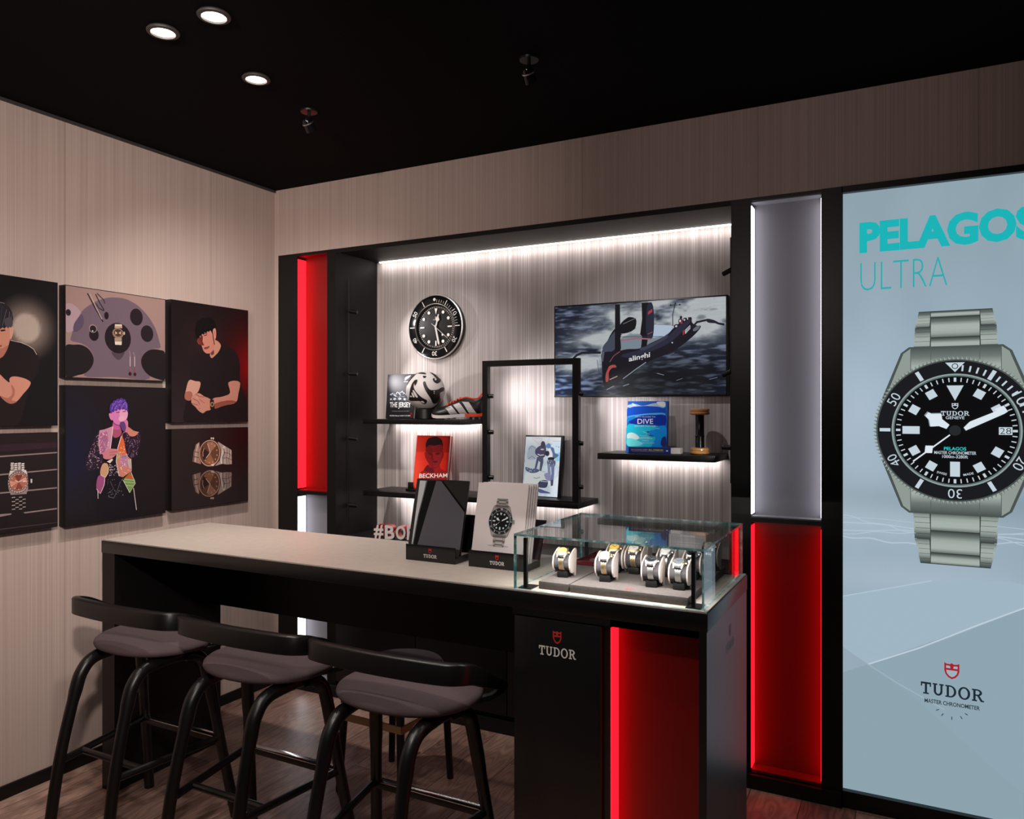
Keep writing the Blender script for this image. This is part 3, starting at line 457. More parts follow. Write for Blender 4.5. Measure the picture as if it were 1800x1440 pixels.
'TV': [('S', '7f8d98', [3403, 2695, 4210, 2853, 4952, 2700, 5632, 2789, 4952, 2391, 4410, 2173, 3403, 2064]), ('P', 'b8c8dc', [5001, 3255, 5896, 3191, 5801, 2923, 5488, 2710, 4952, 2653]), ('L', '6a7480', 19, [5001, 3293, 5896, 3191]), ('S', '1a1a26', [2683, 2529, 2916, 2960, 3147, 3217, 3403, 3374, 3758, 3671, 4100, 3604, 4160, 3480, 4070, 3100, 3708, 2972, 3403, 2840, 3352, 2065, 2527, 1897, 2448, 2096]), ('S', '454b5c', [2475, 2292, 2735, 2625, 3147, 3047, 3147, 2267, 2890, 2081, 2527, 2094]), ('S', '16141f', [2605, 325, 2433, 1605, 2422, 1999, 2683, 2088, 3096, 2074, 3708, 2174, 4310, 2186, 4805, 2397, 5391, 2648, 5680, 2810, 5930, 3067, 6489, 3460, 6748, 3511, 6780, 3272, 7004, 3121, 7180, 3089, 7004, 2820, 6395, 2311, 5777, 1935, 4952, 1629, 4210, 1267, 3505, 790, 2993, 467]), ('S', '2b2a3e', [3403, 1869, 4410, 2149, 4952, 2343, 5680, 2716, 6016, 3006, 6489, 3357, 6724, 3391, 6348, 2897, 5680, 2362, 4805, 2015, 3809, 1760]), ('S', '3d4052', [4310, 2186, 4903, 2402, 5439, 2656, 5680, 2810, 5632, 2647, 5001, 2294, 4410, 2077]), ('P', '0e0d15', [3106, 4316, 3352, 4310, 3372, 2696, 3352, 2065, 3096, 2123]), ('P', '0e0d15', [4410, 4320, 4736, 4318, 4707, 2592, 4657, 2283, 4385, 2221, 4434, 2747, 4340, 2847, 4434, 3561]), ('S', '27273a', [4736, 4318, 4903, 4289, 5011, 3292, 4903, 2631, 4707, 2601]), ('P', 'b0404a', [4721, 3871, 4928, 4001, 4923, 3859, 4716, 3728]), ('L', 'b0606c', 24, [4707, 2830, 4952, 2938]), ('L', 'a86a72', 67, [3403, 2598, 4210, 2660, 4903, 2593]), ('L', '30364a', 24, [3403, 2768, 5439, 2693]), ('L', '8a93a0', 29, [3403, 2899, 4160, 3134]), ('S', '0e0d14', [3352, 3328, 3708, 3649, 3819, 3682, 4110, 3579, 4070, 3100, 3403, 2937]), ('L', '7a8088', 24, [3505, 3369, 4160, 3624]), ('S', 'b2504a', [2714, 1206, 2838, 1408, 3096, 1450, 3178, 1341, 2952, 1298, 2797, 1106, 2776, 705, 2662, 638, 2631, 963]), ('L', 'c8a89a', 39, [2838, 753, 3224, 911]), ('L', '9a5a60', 29, [2838, 1594, 3044, 1881, 3352, 2075]), ('P', '5a5f6c', [2422, 2097, 2579, 2092, 2501, 1604, 2433, 1655]), ('L', '1c1e2a', 109, [2396, 2049, 1844, 2078, 1417, 2072, 1149, 1971, 959, 1807]), ('L', '1c1e2a', 92, [6771, 3040, 7004, 3274, 7420, 3345, 7740, 3268, 7967, 3164, 8220, 3106]), ('S', '23232f', [7420, 3391, 7740, 3337, 7967, 3196, 7740, 3190, 7466, 3250]), ('S', '6a6f7a', [6818, 2945, 7004, 3098, 7143, 3114, 7050, 2934, 6841, 2874]), ('L', '22242e', 38, [5896, 3153, 5887, 3671, 5944, 3903, 6016, 4180]), ('L', '22242e', 19, [5690, 4107, 6310, 4101]), ('E', '22242e', [5796, 4119, 38, 42]), ('E', '22242e', [6215, 4111, 38, 42]), ('E', '22242e', [6016, 4180, 38, 42]), ('E', '2a2030', [6063, 3145, 124, 84]), ('E', 'd8ccd0', [6054, 3136, 48, 47]), ('E', '5a2230', [6253, 3360, 104, 131]), ('E', 'e0d4d8', [6234, 3370, 43, 56]), ('E', 'c04a50', [6301, 3283, 33, 42]), ('E', '2a2030', [6466, 3405, 104, 103]), ('E', 'd0c8d0', [6433, 3407, 38, 42]), ('E', '1a1826', [6277, 3532, 57, 66]), ('E', 'e0d8dc', [6583, 3445, 28, 33]), ('P', 'd8d4dc', [6452, 2939, 6696, 3160, 6705, 2997, 6471, 2761]), ('P', 'a82c34', [6348, 2888, 6423, 2959, 6433, 2753, 6362, 2709]), ('T', '2a2838', 'TUDOR', [6471, 2798, 6696, 3011, 6687, 3132, 6461, 2920], 0.03), ('T', 'e4e4e8', 'alinghi', [3799, 1509, 4815, 1691, 4825, 2014, 3788, 1809], 0.02), ('L', 'aab2c0', 29, [3505, 780, 4210, 1267, 4632, 1534]), ('L', '8a94a6', 39, [2683, 266, 2890, 371, 3055, 442]), ('L', '9aa4b4', 29, [3505, 436, 3809, 528]), ('L', '3a4058', 25, [2202, 1711, 2307, 1008]), ('L', '3a4058', 29, [2265, 1009, 2527, 1038]), ('L', '6a7488', 23, [5632, 1798, 5968, 1928]), ('E', 'd0d4dc', [5872, 2392, 33, 33]), ('L', '8a94a8', 24, [5148, 1006, 5488, 914]), ('L', '707c94', 23, [7557, 678, 7922, 763]), ('L', '707c94', 23, [6063, 658, 6348, 746])],
'JER': [('S', 'b8bac2', [1143, 2066, 1160, 2220, 1297, 2295, 1535, 2336, 1413, 2215, 1270, 2125]), ('L', 'c8cad2', 31, [1091, 1998, 1445, 1992]), ('D', 'b8c0cc', 46, 28, [207, 1364, 413, 1408, 673, 1483, 1047, 1510, 1684, 1411, 1710, 982, 231, 990]), ('D', '6a7482', 60, 40, [207, 1364, 1684, 1411, 1711, 951, 233, 958]), ('L', 'c4ccd4', 37, [231, 1286, 415, 1377]), ('L', 'c4ccd4', 37, [459, 1284, 653, 1204]), ('L', 'c4ccd4', 37, [625, 1344, 713, 1452]), ('L', 'c4ccd4', 37, [752, 1420, 892, 1295]), ('L', 'c4ccd4', 37, [940, 1419, 1048, 1495]), ('L', 'c4ccd4', 37, [1052, 1417, 1206, 1354]), ('E', 'c8ccd4', [303, 1051, 61, 50]), ('E', 'c8ccd4', [548, 1065, 91, 56]), ('E', 'c8ccd4', [887, 1073, 113, 49]), ('E', 'c8ccd4', [1206, 1046, 82, 55]), ('T', 'eef0f2', 'THE JERSEY', [265, 523, 1649, 522, 1627, 884, 241, 890], 0.02), ('T', '8f939c', 'THE SECRETS BEHIND THE TEAM', [403, 374, 1525, 375, 1522, 424, 400, 424], 0), ('T', 'd8dadf', 'PETER BILLS AND OTHERS', [283, 119, 1703, 125, 1699, 186, 279, 181], 0.02)],
'RED': [('S', '94201c', [417, 831, 621, 976, 857, 1076, 892, 1260, 1566, 1283, 1638, 1104, 1888, 1000, 2111, 895, 2168, 583, 396, 510]), ('S', '7e1a1c', [640, 1896, 607, 2288, 672, 2590, 959, 2722, 1285, 2727, 1554, 2606, 1656, 2310, 1695, 1923, 1736, 1720, 1663, 1513, 1566, 1283, 1394, 1118, 1238, 1067, 1040, 1151, 856, 1351, 682, 1575]), ('S', '8a1c18', [566, 1894, 646, 1919, 682, 1575, 618, 1665]), ('S', '7a1512', [1692, 1946, 1756, 1925, 1752, 1697, 1694, 1605]), ('S', '8a2024', [953, 2249, 1599, 2286, 1653, 2013, 1619, 1557, 1441, 1188, 1231, 1135, 1108, 1542, 1107, 1816]), ('S', '2a1216', [625, 2196, 592, 2357, 697, 2613, 958, 2733, 1283, 2743, 1540, 2605, 1657, 2379, 1660, 2219, 1581, 2336, 1114, 2275, 785, 2291, 713, 2198]), ('S', '5c1216', [785, 1900, 962, 1904, 1066, 1815, 976, 1767, 835, 1809]), ('S', '5c1216', [1238, 1854, 1367, 1919, 1543, 1908, 1511, 1827, 1325, 1799]), ('S', '601418', [1028, 1791, 1096, 1793, 1130, 1588, 1239, 1580, 1082, 1530]), ('S', '5a1420', [1104, 1450, 1249, 1489, 1440, 1461, 1394, 1391, 1206, 1373]), ('L', '5a1420', 23, [1107, 1290, 1376, 1304]), ('S', '601820', [838, 1259, 988, 1127, 1182, 1088, 1259, 863, 876, 894, 624, 954]), ('T', 'f4e8e4', 'BECKHAM', [371, 543, 2103, 647, 2083, 860, 363, 772], 0.012)],
'DIV': [('S', 'a8c0dc', [-16, 2161, 316, 2240, 728, 2146, 1262, 2263, 1768, 2235, 1774, 2079, 1002, 2054, 461, 2041, -14, 2094]), ('S', 'dfe6ee', [1368, 2302, 1765, 2313, 1773, 2105, 1533, 2144]), ('S', 'c4d4e6', [205, 2267, 316, 2240, 458, 2107, 266, 2134]), ('S', '1d4fc0', [-10, 2015, 1776, 2014, 1784, 1793, 1173, 1797, 473, 1724, 5, 1643]), ('S', '5ab0ea', [38, 1643, 473, 1732, 1173, 1805, 1784, 1793, 1787, 1710, 1175, 1739, 557, 1684, 54, 1590]), ('S', '1c34a0', [76, 1391, 558, 1658, 1176, 1713, 1800, 1702, 1815, 1275, 1031, 1307, 492, 1263]), ('S', '1a7fd0', [8, 1576, 557, 1671, 102, 1431, 17, 1364]), ('S', '27c4e4', [41, 1258, 574, 1263, 1087, 1242, 1569, 1169, 1468, 1012, 937, 953, 1106, 747, 1427, 700, 1230, 282, 62, 282]), ('S', '1a93ea', [1410, 1167, 1817, 1223, 1848, 347, 1229, 295, 1374, 699, 1046, 902]), ('S', 'd8f4f0', [45, 836, 234, 904, 483, 816, 625, 661, 492, 580, 190, 627, 48, 625]), ('S', '6ee4ec', [53, 625, 520, 554, 798, 377, 558, 293, 67, 309]), ('L', 'a8ecf4', 18, [775, 951, 966, 901, 1103, 825]), ('L', '8ae0f0', 18, [619, 792, 837, 743, 970, 797]), ('L', '8ae0f0', 16, [1202, 1035, 1412, 1115, 1571, 1091]), ('S', '2a3478', [1692, 679, 1842, 746, 1858, 283, 1651, 343]), ('T', 'f6fafc', 'DIVE', [512, 1310, 1250, 1317, 1241, 1543, 503, 1539], 0), ('T', 'dfe9f4', 'FIFTY PLACES TO', [396, 1610, 1345, 1609, 1343, 1661, 394, 1657], 0.0), ('T', 'dfe9f4', 'BEFORE YOU DIE', [392, 1183, 1361, 1187, 1359, 1239, 390, 1230], 0.0), ('T', 'eef6fa', 'DIVING EXPERTS', [651, 666, 1122, 674, 1120, 716, 650, 708], 0), ('T', 'eef6fa', 'SHARE THE GREATEST', [627, 608, 1249, 619, 1248, 661, 625, 650], 0), ('T', 'eef6fa', 'DESTINATIONS', [765, 517, 1082, 523, 1080, 564, 764, 559], 0), ('T', 'eef6fa', 'CHRIS SANTELLA', [689, 406, 1347, 419, 1345, 460, 687, 447], 0)],
'PHO': [('S','9da8b4',[230,2448,397,2503,605,2379,664,1970,565,1788,164,1827,148,2213]),('L','5a6478',26,[199,2292,371,2476,579,2352]),('L','5a6478',26,[193,1815,410,1963,589,1840]),('P','b4bcc0',[111,1774,621,1790,626,1356,98,1389]),('P','c6ccca',[105,1107,856,1288,1277,874,896,757,806,449,383,455,47,568]),('P','9ad0f0',[1631,2124,1955,2208,1973,1755,1685,1746]),('P','cfe8fa',[1379,2549,2001,2740,1982,2209,1629,2149]),('L','d89aa0',23,[372,2838,643,2637,791,2537]),('L','b8a0b0',23,[484,2866,909,2847]),('L','a8b4c8',20,[1477,2730,1973,2744]),('E','e0a0a0',[1702,2480,33,30]),('E','7a80a0',[1829,2445,27,30]),('E','e8b0b0',[1432,2576,39,31]),('S','45405c',[876,2539,921,2693,1018,2708,1114,2544,1161,2290,1134,2085,1089,1931,865,1925,600,2071,571,2275,714,2433]),('E','3a3048',[958,2566,107,159]),('L','d8d4da',41,[713,2074,858,2014,1053,2045]),('E','c8b4bc',[949,2310,95,36]),('P','4a5068',[751,1947,1031,1955,1052,1675,974,1216,872,1263,884,1670,764,1768]),('P','4a5068',[694,1945,813,1872,710,1359,599,1329]),('S','5a86b8',[1144,2519,1262,2623,1377,2575,1402,2423,1280,2369,1165,2417]),('S','e8e4ea',[1230,2291,1393,2346,1557,1995,1424,1915,1282,1962]),('S','5a7496',[1388,2422,1556,2401,1657,2150,1856,2054,1702,1898,1564,1894,1520,2121]),('S','2a2a3a',[1138,2213,1290,2242,1356,2091,1280,1987,1137,2034]),('S','23222e',[1287,1886,1450,1941,1647,1896,1599,1794,1435,1764,1322,1785]),('S','5a6078',[1281,1784,1683,1771,1711,1570,1624,1441,1282,1581]),('D','dfe6ee',12,22,[1297,1759,1683,1771,1697,1570,1339,1558]),('P','8088a8',[1282,1581,1449,1562,1469,1285,1560,785,1450,780,1340,1154]),('P','7078a0',[1477,1563,1670,1569,1685,1167,1658,564,1537,533,1502,833,1533,1161]),('P','4a4a60',[1517,808,1639,839,1659,551,1551,521]),('S','4a5270',[97,1401,372,1347,740,1334,886,1263,725,1156,388,1130,122,1261]),('D','c8d0dc',20,22,[113,1376,854,1313,697,1155,300,1165]),('L','505878',25,[576,896,747,865,938,936]),('L','8890a8',25,[1029,1218,1198,1199]),('S','8a88a8',[1150,1096,1368,1155,1505,783,1281,824]),('S','3a4058',[849,628,979,760,1340,776,1380,601,1308,448,1089,412,832,476]),('L','c0c8d8',30,[981,735,1343,726]),('S','50588a',[898,353,1209,292,1548,183,1218,167,909,202]),('L','7a84a8',20,[968,155,1550,159])],
'FOL': [('P','b9bcc0',[158,2654,439,2660,271,1403,212,412,175,409]),('P','5b5d63',[421,2659,484,2658,308,1406,251,400,206,405]),('P','0f1013',[477,2658,846,2668,805,2462,432,429,251,403,308,1406]),('P','55535a',[846,2668,1067,2668,2170,1644,2163,375,419,398,602,1424]),('P','0d0d0f',[1048,2670,1140,2671,2179,1705,2174,1614]),('P','2b2a29',[1140,2671,2150,2684,2179,1705])],
'BRO': [],
}

# ================================================================== the room
XL, YB, YN, ZC = -3.111, 3.166, 3.517, 2.70
box('floor', 'oak_floor', XL - .02, 2.6, -2.2, 3.75, -.05, 0, structure=True)
box('ceiling', 'black_paint', XL - .02, 2.6, -2.2, 3.75, ZC, ZC + .05, structure=True)
box('wall_left', 'wall_fabric', XL - .12, XL, -2.2, 3.75, 0, ZC, structure=True)
mb = MB(); mb.box(XL, 2.6, YB, YB + .05, 2.342, ZC); mb.box(XL, -3.087, YB, YB + .05, 0, 2.342);
mb.build('wall_back', 'wall_fabric', structure=True)
box('baseboard_left', 'black_matte', XL, XL + .012, -2.2, YB, 0, .052, structure=True, bev=.002)
box('trim_1', 'dark_trim', XL, XL + .008, -2.2, YB, ZC - .012, ZC, structure=True)

# ================================================================== built-in wall unit
t = thing('display_cabinet', 'black built-in shelving recess with a striped fabric back, behind the counter', 'display cabinet', (-1.66, YB, 0))
mb = MB(); mb.box(-2.742, -2.683, YB, YN + .02, 0, 2.342); mb.build('post', 'black_matte', t)
mb = MB(); mb.box(-.65, -.573, YB, YN + .02, 0, 2.342); mb.build('post', 'black_satin', t)
box('back_panel', 'niche_fabric', -2.683, -.65, YN, YN + .02, .828, 2.342, t)
mb = MB(); mb.box(-2.683, -.65, YB, YN, 2.328, 2.342); mb.box(-2.683, -.65, YB, YB + .012, 2.32, 2.328); mb.build('top_panel', 'black_matte', t)
mb = MB(); mb.box(-2.683, -.65, YB + .012, YN, .06, .828)
mb.build('base_cabinet', 'black_matte', t)
for x0, x1 in ((-2.678, -2.18), (-2.175, -1.67), (-1.665, -1.16), (-1.155, -.655)): box('cabinet_door', 'black_satin', x0, x1, YB - .006, YB + .012, .08, .82, t, .0015)
box('plinth', 'black_matte', -2.742, -.573, YB - .02, YB + .03, 0, .055, t)
box('light_strip', 'led_glow', -2.66, -.66, YN - .012, YN - .004, 2.322, 2.328, t)
strip_lamp('cove_strip_lamp', (-1.66, YN - .03, 2.318), (0, .25, -1), 1.98, .012, 1.7, (1, .93, .88))

def light_column(label, x0, x1, zsplit, top_red, sides, z0=.06, z1=2.33):
    t = thing('light_column', label, 'light column', ((x0 + x1) / 2, YB, 0)); yb = YB + .07
    for (a, b, red) in ((zsplit + .008, z1, top_red), (z0, zsplit - .008, not top_red)):
        nm = 'red_panel' if red else 'white_panel'
        mb = MB(); mb.box(x0, x1, yb, yb + .012, a, b, 0); mb.box(x0, x1, YB + .012, yb, b - .004, b, 0); mb.box(x0, x1, YB + .012, yb, a, a + .004, 0)
        p = mb.build(nm, ('red_column' if top_red else 'red_column_shaded') if red else 'white_column', t); p['label'] = ('red lit' if red else 'white lit') + ' recessed panel'
        for s in sides:
            xs = (x0, x0 + .003) if s < 0 else (x1 - .003, x1)
            box('light_strip', 'red_light' if red else 'white_light', xs[0], xs[1], YB + (.012 if s > 0 else .006), yb - (.003 if red else .006), a + .012, b - .018, p)
    box('divider', 'black_satin', x0, x1, YB, yb + .01, zsplit - .008, zsplit + .008, t)
    return t
lc = light_column('light column in the corner, red glow above and white below', -2.951, -2.742, 1.055, True, (-1,))
box('surround', 'black_satin', -3.087, -2.951, YB + .002, YB + .1, 0, 2.342, lc); box('top_rail', 'black_satin', -2.951, -2.742, YB, YB + .1, 2.33, 2.342, lc)
box('bottom_rail', 'black_satin', -2.951, -2.742, YB, YB + .1, .04, .06, lc); box('plinth', 'black_matte', -3.087, -2.742, YB - .02, YB, 0, .055, lc)
lc = light_column('tall light column beside the watch poster, white glow above and red below', -.573, -.311, 1.063, False, (-1, 1))
box('surround', 'black_satin', -.311, -.239, YB - .004, YB + .1, 0, 2.342, lc); box('top_rail', 'black_satin', -.573, -.311, YB, YB + .1, 2.33, 2.342, lc)
box('bottom_rail', 'black_satin', -.573, -.311, YB, YB + .1, .02, .06, lc); box('plinth', 'black_matte', -.573, -.239, YB - .02, YB, 0, .055, lc)

# ---------------------------------------------------------------- shelves
def shelf(label, x0, x1, z, th, power):
    t = thing('wall_shelf', label, 'shelf', ((x0 + x1) / 2, YN, z - th))
    box('board', 'black_satin', x0, x1, 3.265, YN, z - th, z, t, .0015)
    box('light_strip', 'led_glow', x0 + .03, x1 - .02, YN - .02, YN - .006, z - th - .003, z - th, t)
    strip_lamp('shelf_strip_lamp', ((x0 + x1) / 2, YN - .035, z - th - .006), (0, .3, -1), x1 - x0 - .06, .012, power, (1, .93, .88))
    return t
shelf('black shelf holding the football and the football boot', -2.584, -1.981, 1.449, .025, .55)
shelf('long black shelf carrying the red portrait book and the black metal frame', -2.584, -1.355, 1.071, .026, 1.1)
shelf('short black shelf with the blue diving book and the wooden spool', -1.262, -.736, 1.304, .027, .55)

def barrel(t, loc, d, L=.045, r=.0105, name='spotlight'):
    loc = Vector(loc); d = Vector(d).normalized(); mb = MB()
    mb.cyl(loc, loc + d * L, r, 14); mb.cyl(loc + d * L, loc + d * (L + .0015), r * .8, 14, 1)
    return mb.build(name, ['black_satin', 'lens_dark'], t)
t = thing('light_rod', 'thin black light rod with four small spotlights on the cabinet left side', 'light rod', (-2.675, 3.262, .9), 'light rods of the cabinet')
MB().cyl((-2.675, 3.262, .9), (-2.675, 3.262, 2.2), .0025, 8).build('rod', 'black_satin', t)
for z, dz in ((2.026, -.35), (1.692, -.1), (1.348, -.25), (.989, -.1)):
    barrel(t, (-2.672, 3.262, z), (1, .25, dz * .5))
    spot('rod_spot_lamp', (-2.618, 3.275, z + dz * .03), (-2.25, 3.517, z + dz * .5), 5, 75, .7, (1, .95, .92), .006)
t = thing('light_rod', 'thin black light rod with three small spotlights on the cabinet right post', 'light rod', (-.657, 3.2, 1.2), 'light rods of the cabinet')
MB().cyl((-.657, 3.2, 1.2), (-.657, 3.2, 2.2), .004, 8).build('rod', 'black_satin', t)
for z in (2.06, 1.645, 1.335):
    barrel(t, (-.655, 3.2, z + .01), (-1, .3, -.4 if z > 1.5 else 0), .04)
    spot('rod_spot_lamp', (-.71, 3.215, z), (-1.1, 3.517, z - .05), .7, 75, .7, (1, .95, .92), .006)
# black metal display frame standing on the long shelf
t = thing('display_stand', 'tall black rectangular metal frame standing on the long lower shelf', 'frame', (-1.607, 3.28, 1.071))
mb = MB(); y0, y1 = 3.267, 3.297
mb.box(-1.859, -1.831, y0, y1, 1.0715, 1.736); mb.box(-1.385, -1.355, y0, y1, 1.0715, 1.736); mb.box(-1.831, -1.385, y0, y1, 1.708, 1.736); mb.box(-1.831, -1.385, y0, y1, 1.0715, 1.079)
mb.build('frame_bars', 'black_satin', t)
for z in (1.565, 1.39, 1.17): barrel(t, (-1.832, 3.285, z), (1, .2, 0), .022)
for z in (1.572, 1.345, 1.145): barrel(t, (-1.356, 3.285, z), (1, .2, 0), .016)
spot('frame_spot_lamp', (-1.80, 3.3, 1.565), (-1.70, 3.517, 1.57), 4.2, 120, 1, (1, .96, .94), .006)
spot('frame_spot_lamp', (-1.80, 3.3, 1.39), (-1.55, 3.517, 1.45), 2.0, 80, .8, (1, .96, .94), .006)
spot('frame_spot_lamp', (-1.33, 3.3, 1.572), (-1.2, 3.517, 1.53), 3.5, 85, .8, (1, .96, .94), .006)
spot('frame_spot_lamp', (-1.33, 3.3, 1.345), (-1.18, 3.517, 1.38), 2.0, 85, .8, (1, .96, .94), .006)

# ---------------------------------------------------------------- wall clock
t = thing('wall_clock', 'round black wall clock styled as a diver watch, upper left of the shelves', 'clock', (-2.274, YN, 1.943))
CM = Matrix.Translation((-2.274, YN, 1.943)) @ Matrix.Rotation(R(90), 4, 'X')
MB().lathe([(.001, 0), (.165, 0), (.172, .006), (.174, .02), (.172, .03), (.168, .034), (.165, .032)], 64, 0, CM).build('case', 'black_satin', t)
MB().lathe([(.1735, .027), (.171, .0325), (.168, .034), (.127, .037), (.124, .034)], 64, 0, CM, ms=[1, 1, 0, 0]).build('bezel', ['black_gloss', 'steel'], t)
MB().lathe([(.127, .035), (.124, .038), (.121, .034), (.113, .02), (.001, .02)], 64, 0, CM, ms=[0, 0, 1, 1]).build('dial', ['steel', 'black_satin'], t)
pr = PR((-2.274, YN - .0375, 1.943), (1, 0, 0), (0, 0, 1), 1.0)
for k in range(12):
    a = PI / 2 - k * PI / 6; c_, s_ = math.cos(a), math.sin(a)
    if k in (1, 3, 5, 7, 9, 11): pr.line('d8d4d2', .0045, [(c_ * .128, s_ * .128), (c_ * .158, s_ * .158)])
    elif k: pr.text('d8d4d2', str(k * 5), c_ * .1435, s_ * .1435, .023, .03, 0, True, a - PI / 2)
for k in range(1, 15):
    a = PI / 2 - k * PI / 30
    if k % 5: pr.line('c8c4c2', .002, [(math.cos(a) * .131, math.sin(a) * .131), (math.cos(a) * .147, math.sin(a) * .147)])
pr.ell('e8e4e2', 0, .146, .008)
pr.build('bezel_marks', 'print', t)
pr = PR((-2.274, YN - .0205, 1.943), (1, 0, 0), (0, 0, 1), 1.0)
for k in range(60):
    a = PI / 2 - k * PI / 30; pr.line('d0c8c4', .0022, [(math.cos(a) * .103, math.sin(a) * .103), (math.cos(a) * .111, math.sin(a) * .111)])
for k in range(12):
    a = PI / 2 - k * PI / 6; x, y = math.cos(a) * .09, math.sin(a) * .09
    if k == 0: pr.poly('e6dfda', [(-.009, .1), (.009, .1), (0, .068)])
    elif k in (3, 6, 9): pr.line('f0eae6', .007, [(x * 1.12, y * 1.12), (x * .82, y * .82)])
    else: pr.ell('f0eae6', x, y, .0085)
pr.slab('c8c0bc', -.018, .036, .006, .036); pr.shield('c8c0bc', '101010', 0, .045, .009, .011)
pr.rect('e8e2de', .037, -.048, .047, -.038)
pr.build('dial_marks', 'print', t)
def hand(name, pts, y, m, ang):
    c_, s_ = math.cos(-ang), math.sin(-ang)
    q = [(-2.274 + x * c_ - z * s_, y, 1.943 + x * s_ + z * c_) for x, z in pts]
    MB().prism(q, (0, .0012, 0)).build(name, m, t)
hand('hour_hand', [(-.004, 0), (-.0045, .03), (-.014, .042), (-.0045, .055), (-.003, .07), (.003, .07), (.0045, .055), (.014, .042), (.0045, .03), (.004, 0)], YN - .026, 'white_letter', R(14))
hand('minute_hand', [(-.0045, -.01), (-.0055, .09), (0, .1), (.0055, .09), (.0045, -.01)], YN - .029, 'white_letter', R(167))
hand('second_hand', [(-.001, -.03), (-.0012, .1), (.0012, .1), (.001, -.03)], YN - .0315, 'white_letter', R(129))

# ---------------------------------------------------------------- screen with the boat
t = thing('wall_screen', 'wide wall screen showing a dark racing yacht on rough sea', 'screen', (-1.152, YN, 1.567))
mb = MB(); mb.box(-1.573, -.729, 3.481, YN - .0005, 1.560, 2.010, 0, .002); mb.build('bezel', 'black_satin', t)
O, a, b = FRAMES['TV']; pr = PR((O[0], 3.4805, O[2]), a, b, .8); TW, TH = .829, .436; pr.clip = (.005, .005, TW - .004, TH - .005)
def sea(u, v):
    n = fbm(u + .03 * v, v, 11, 40, 3, 3); m = fbm(u, v, 8, 8, 5, 9); n2 = fbm(u - .05 * v, v, 22, 58, 2, 5)
    wave = np.clip((n * .6 + n2 * .4 - .47) * 4.6, 0, 1)
    g = lambda x, y, sx, sy: np.exp(-((u - x) / sx) ** 2 - ((v - y) / sy) ** 2)
    c = rgb((22, 29, 45), (wave, (112, 124, 148)))
    c = rgb((0, 0, 0), (np.ones_like(u), (1, 1, 1))) * 0 + c
    low = np.clip(1 - v * 2.2, 0, 1); left = np.clip(1 - u * 2.6, 0, 1)
    bl = (low * left)[..., None]; c = c + bl * wave[..., None] * np.array((50, 66, 92)) + bl * np.array((6, 14, 34))
    dk = np.clip(g(.55, .12, .3, .25) + .5 * g(.85, .2, .3, .2), 0, 1)[..., None]; c = c * (1 - .55 * dk)
    mist = 1.25 * np.clip((g(.25, .48, .16, .26) * .75 + g(.13, .36, .14, .09) * .7 + g(.42, .75, .16, .3) * .55 + g(.62, .83, .22, .25) * 1.1 + g(.93, .85, .16, .24) * .95 + g(.8, .7, .12, .12) * .6) * (m * 2.2 - .35), 0, .75)[..., None]
    c = c * (1 - mist) + np.array((196, 202, 204)) * mist
    return c
pr.raster(sea, TW, TH, 230, 126); pr.run(PRINTS['TV']); pr.build('screen', 'backlit', t, 0)

# ---------------------------------------------------------------- books and sport things on the shelves
def leaning(name, label, key, w, h, th, cover, group=None, spine_left=True, pages=True):
    """a hardback or frame leaning back: origin and axes in FRAMES"""
    O, a, b = (Vector(x) for x in FRAMES[key]); n = a.cross(b)
    t = thing(name, label, 'book', O)
    Mx = Matrix((( a.x, -n.x, b.x, O.x), (a.y, -n.y, b.y, O.y), (a.z, -n.z, b.z, O.z), (0, 0, 0, 1)))
    MB().box(0, w, 0, .003, 0, h, 0, 0, Mx).box(0, w, th - .003, th, 0, h, 0, 0, Mx).box(0, .003, .003, th - .003, 0, h, 0, 0, Mx).build('cover', cover, t)
    MB().box(.0032, w - .004, .0032, th - .0032, .003, h - .003, 0, 0, Mx).build('pages', 'page', t)
    return t, PR(O, a, b, 1.0)
t, pr = leaning('book', 'black book with the white title THE JERSEY behind the football', 'JER', .18, .241, .028, 'black_satin')
pr.clip = (0, 0, .18, .241)
pr.raster(lambda u, v: rgb((26, 24, 30), (np.clip(np.exp(-((u - .4) / .5) ** 2 - ((v - .75) / .25) ** 2), 0, 1) * .7, (92, 92, 104)), (np.clip(np.exp(-((v - .42) / .1) ** 2), 0, 1) * .4, (70, 76, 88))), .18, .241, 12, 16)
pr.run(PRINTS['JER']); pr.build('cover_print', 'print', t, 0)
t, pr = leaning('book', 'red hardback with a portrait cover, propped on the long lower shelf', 'RED', .207, .281, .026, 'red_lacquer')
pr.clip = (0, 0, .207, .281)
pr.raster(lambda u, v: rgb((196, 40, 28), (np.clip(1.2 - u * 2.4, 0, 1) * np.clip(1.2 - v * 1.2, 0, 1) * .6, (236, 96, 70)), (np.clip((u - .9) * 10, 0, 1) * .7, (110, 16, 14))), .207, .281, 12, 14)
pr.run(PRINTS['RED']); pr.build('cover_print', 'gloss_print', t, 0)
t, pr = leaning('book', 'blue diving book with the white title DIVE standing on the short shelf', 'DIV', .19, .236, .02, 'book_blue')
pr.clip = (-.002, 0, .19, .236); pr.rect('2a62b8', 0, 0, .19, .236); pr.run(PRINTS['DIV'])
pr.build('cover_print', 'gloss_print', t, 0)
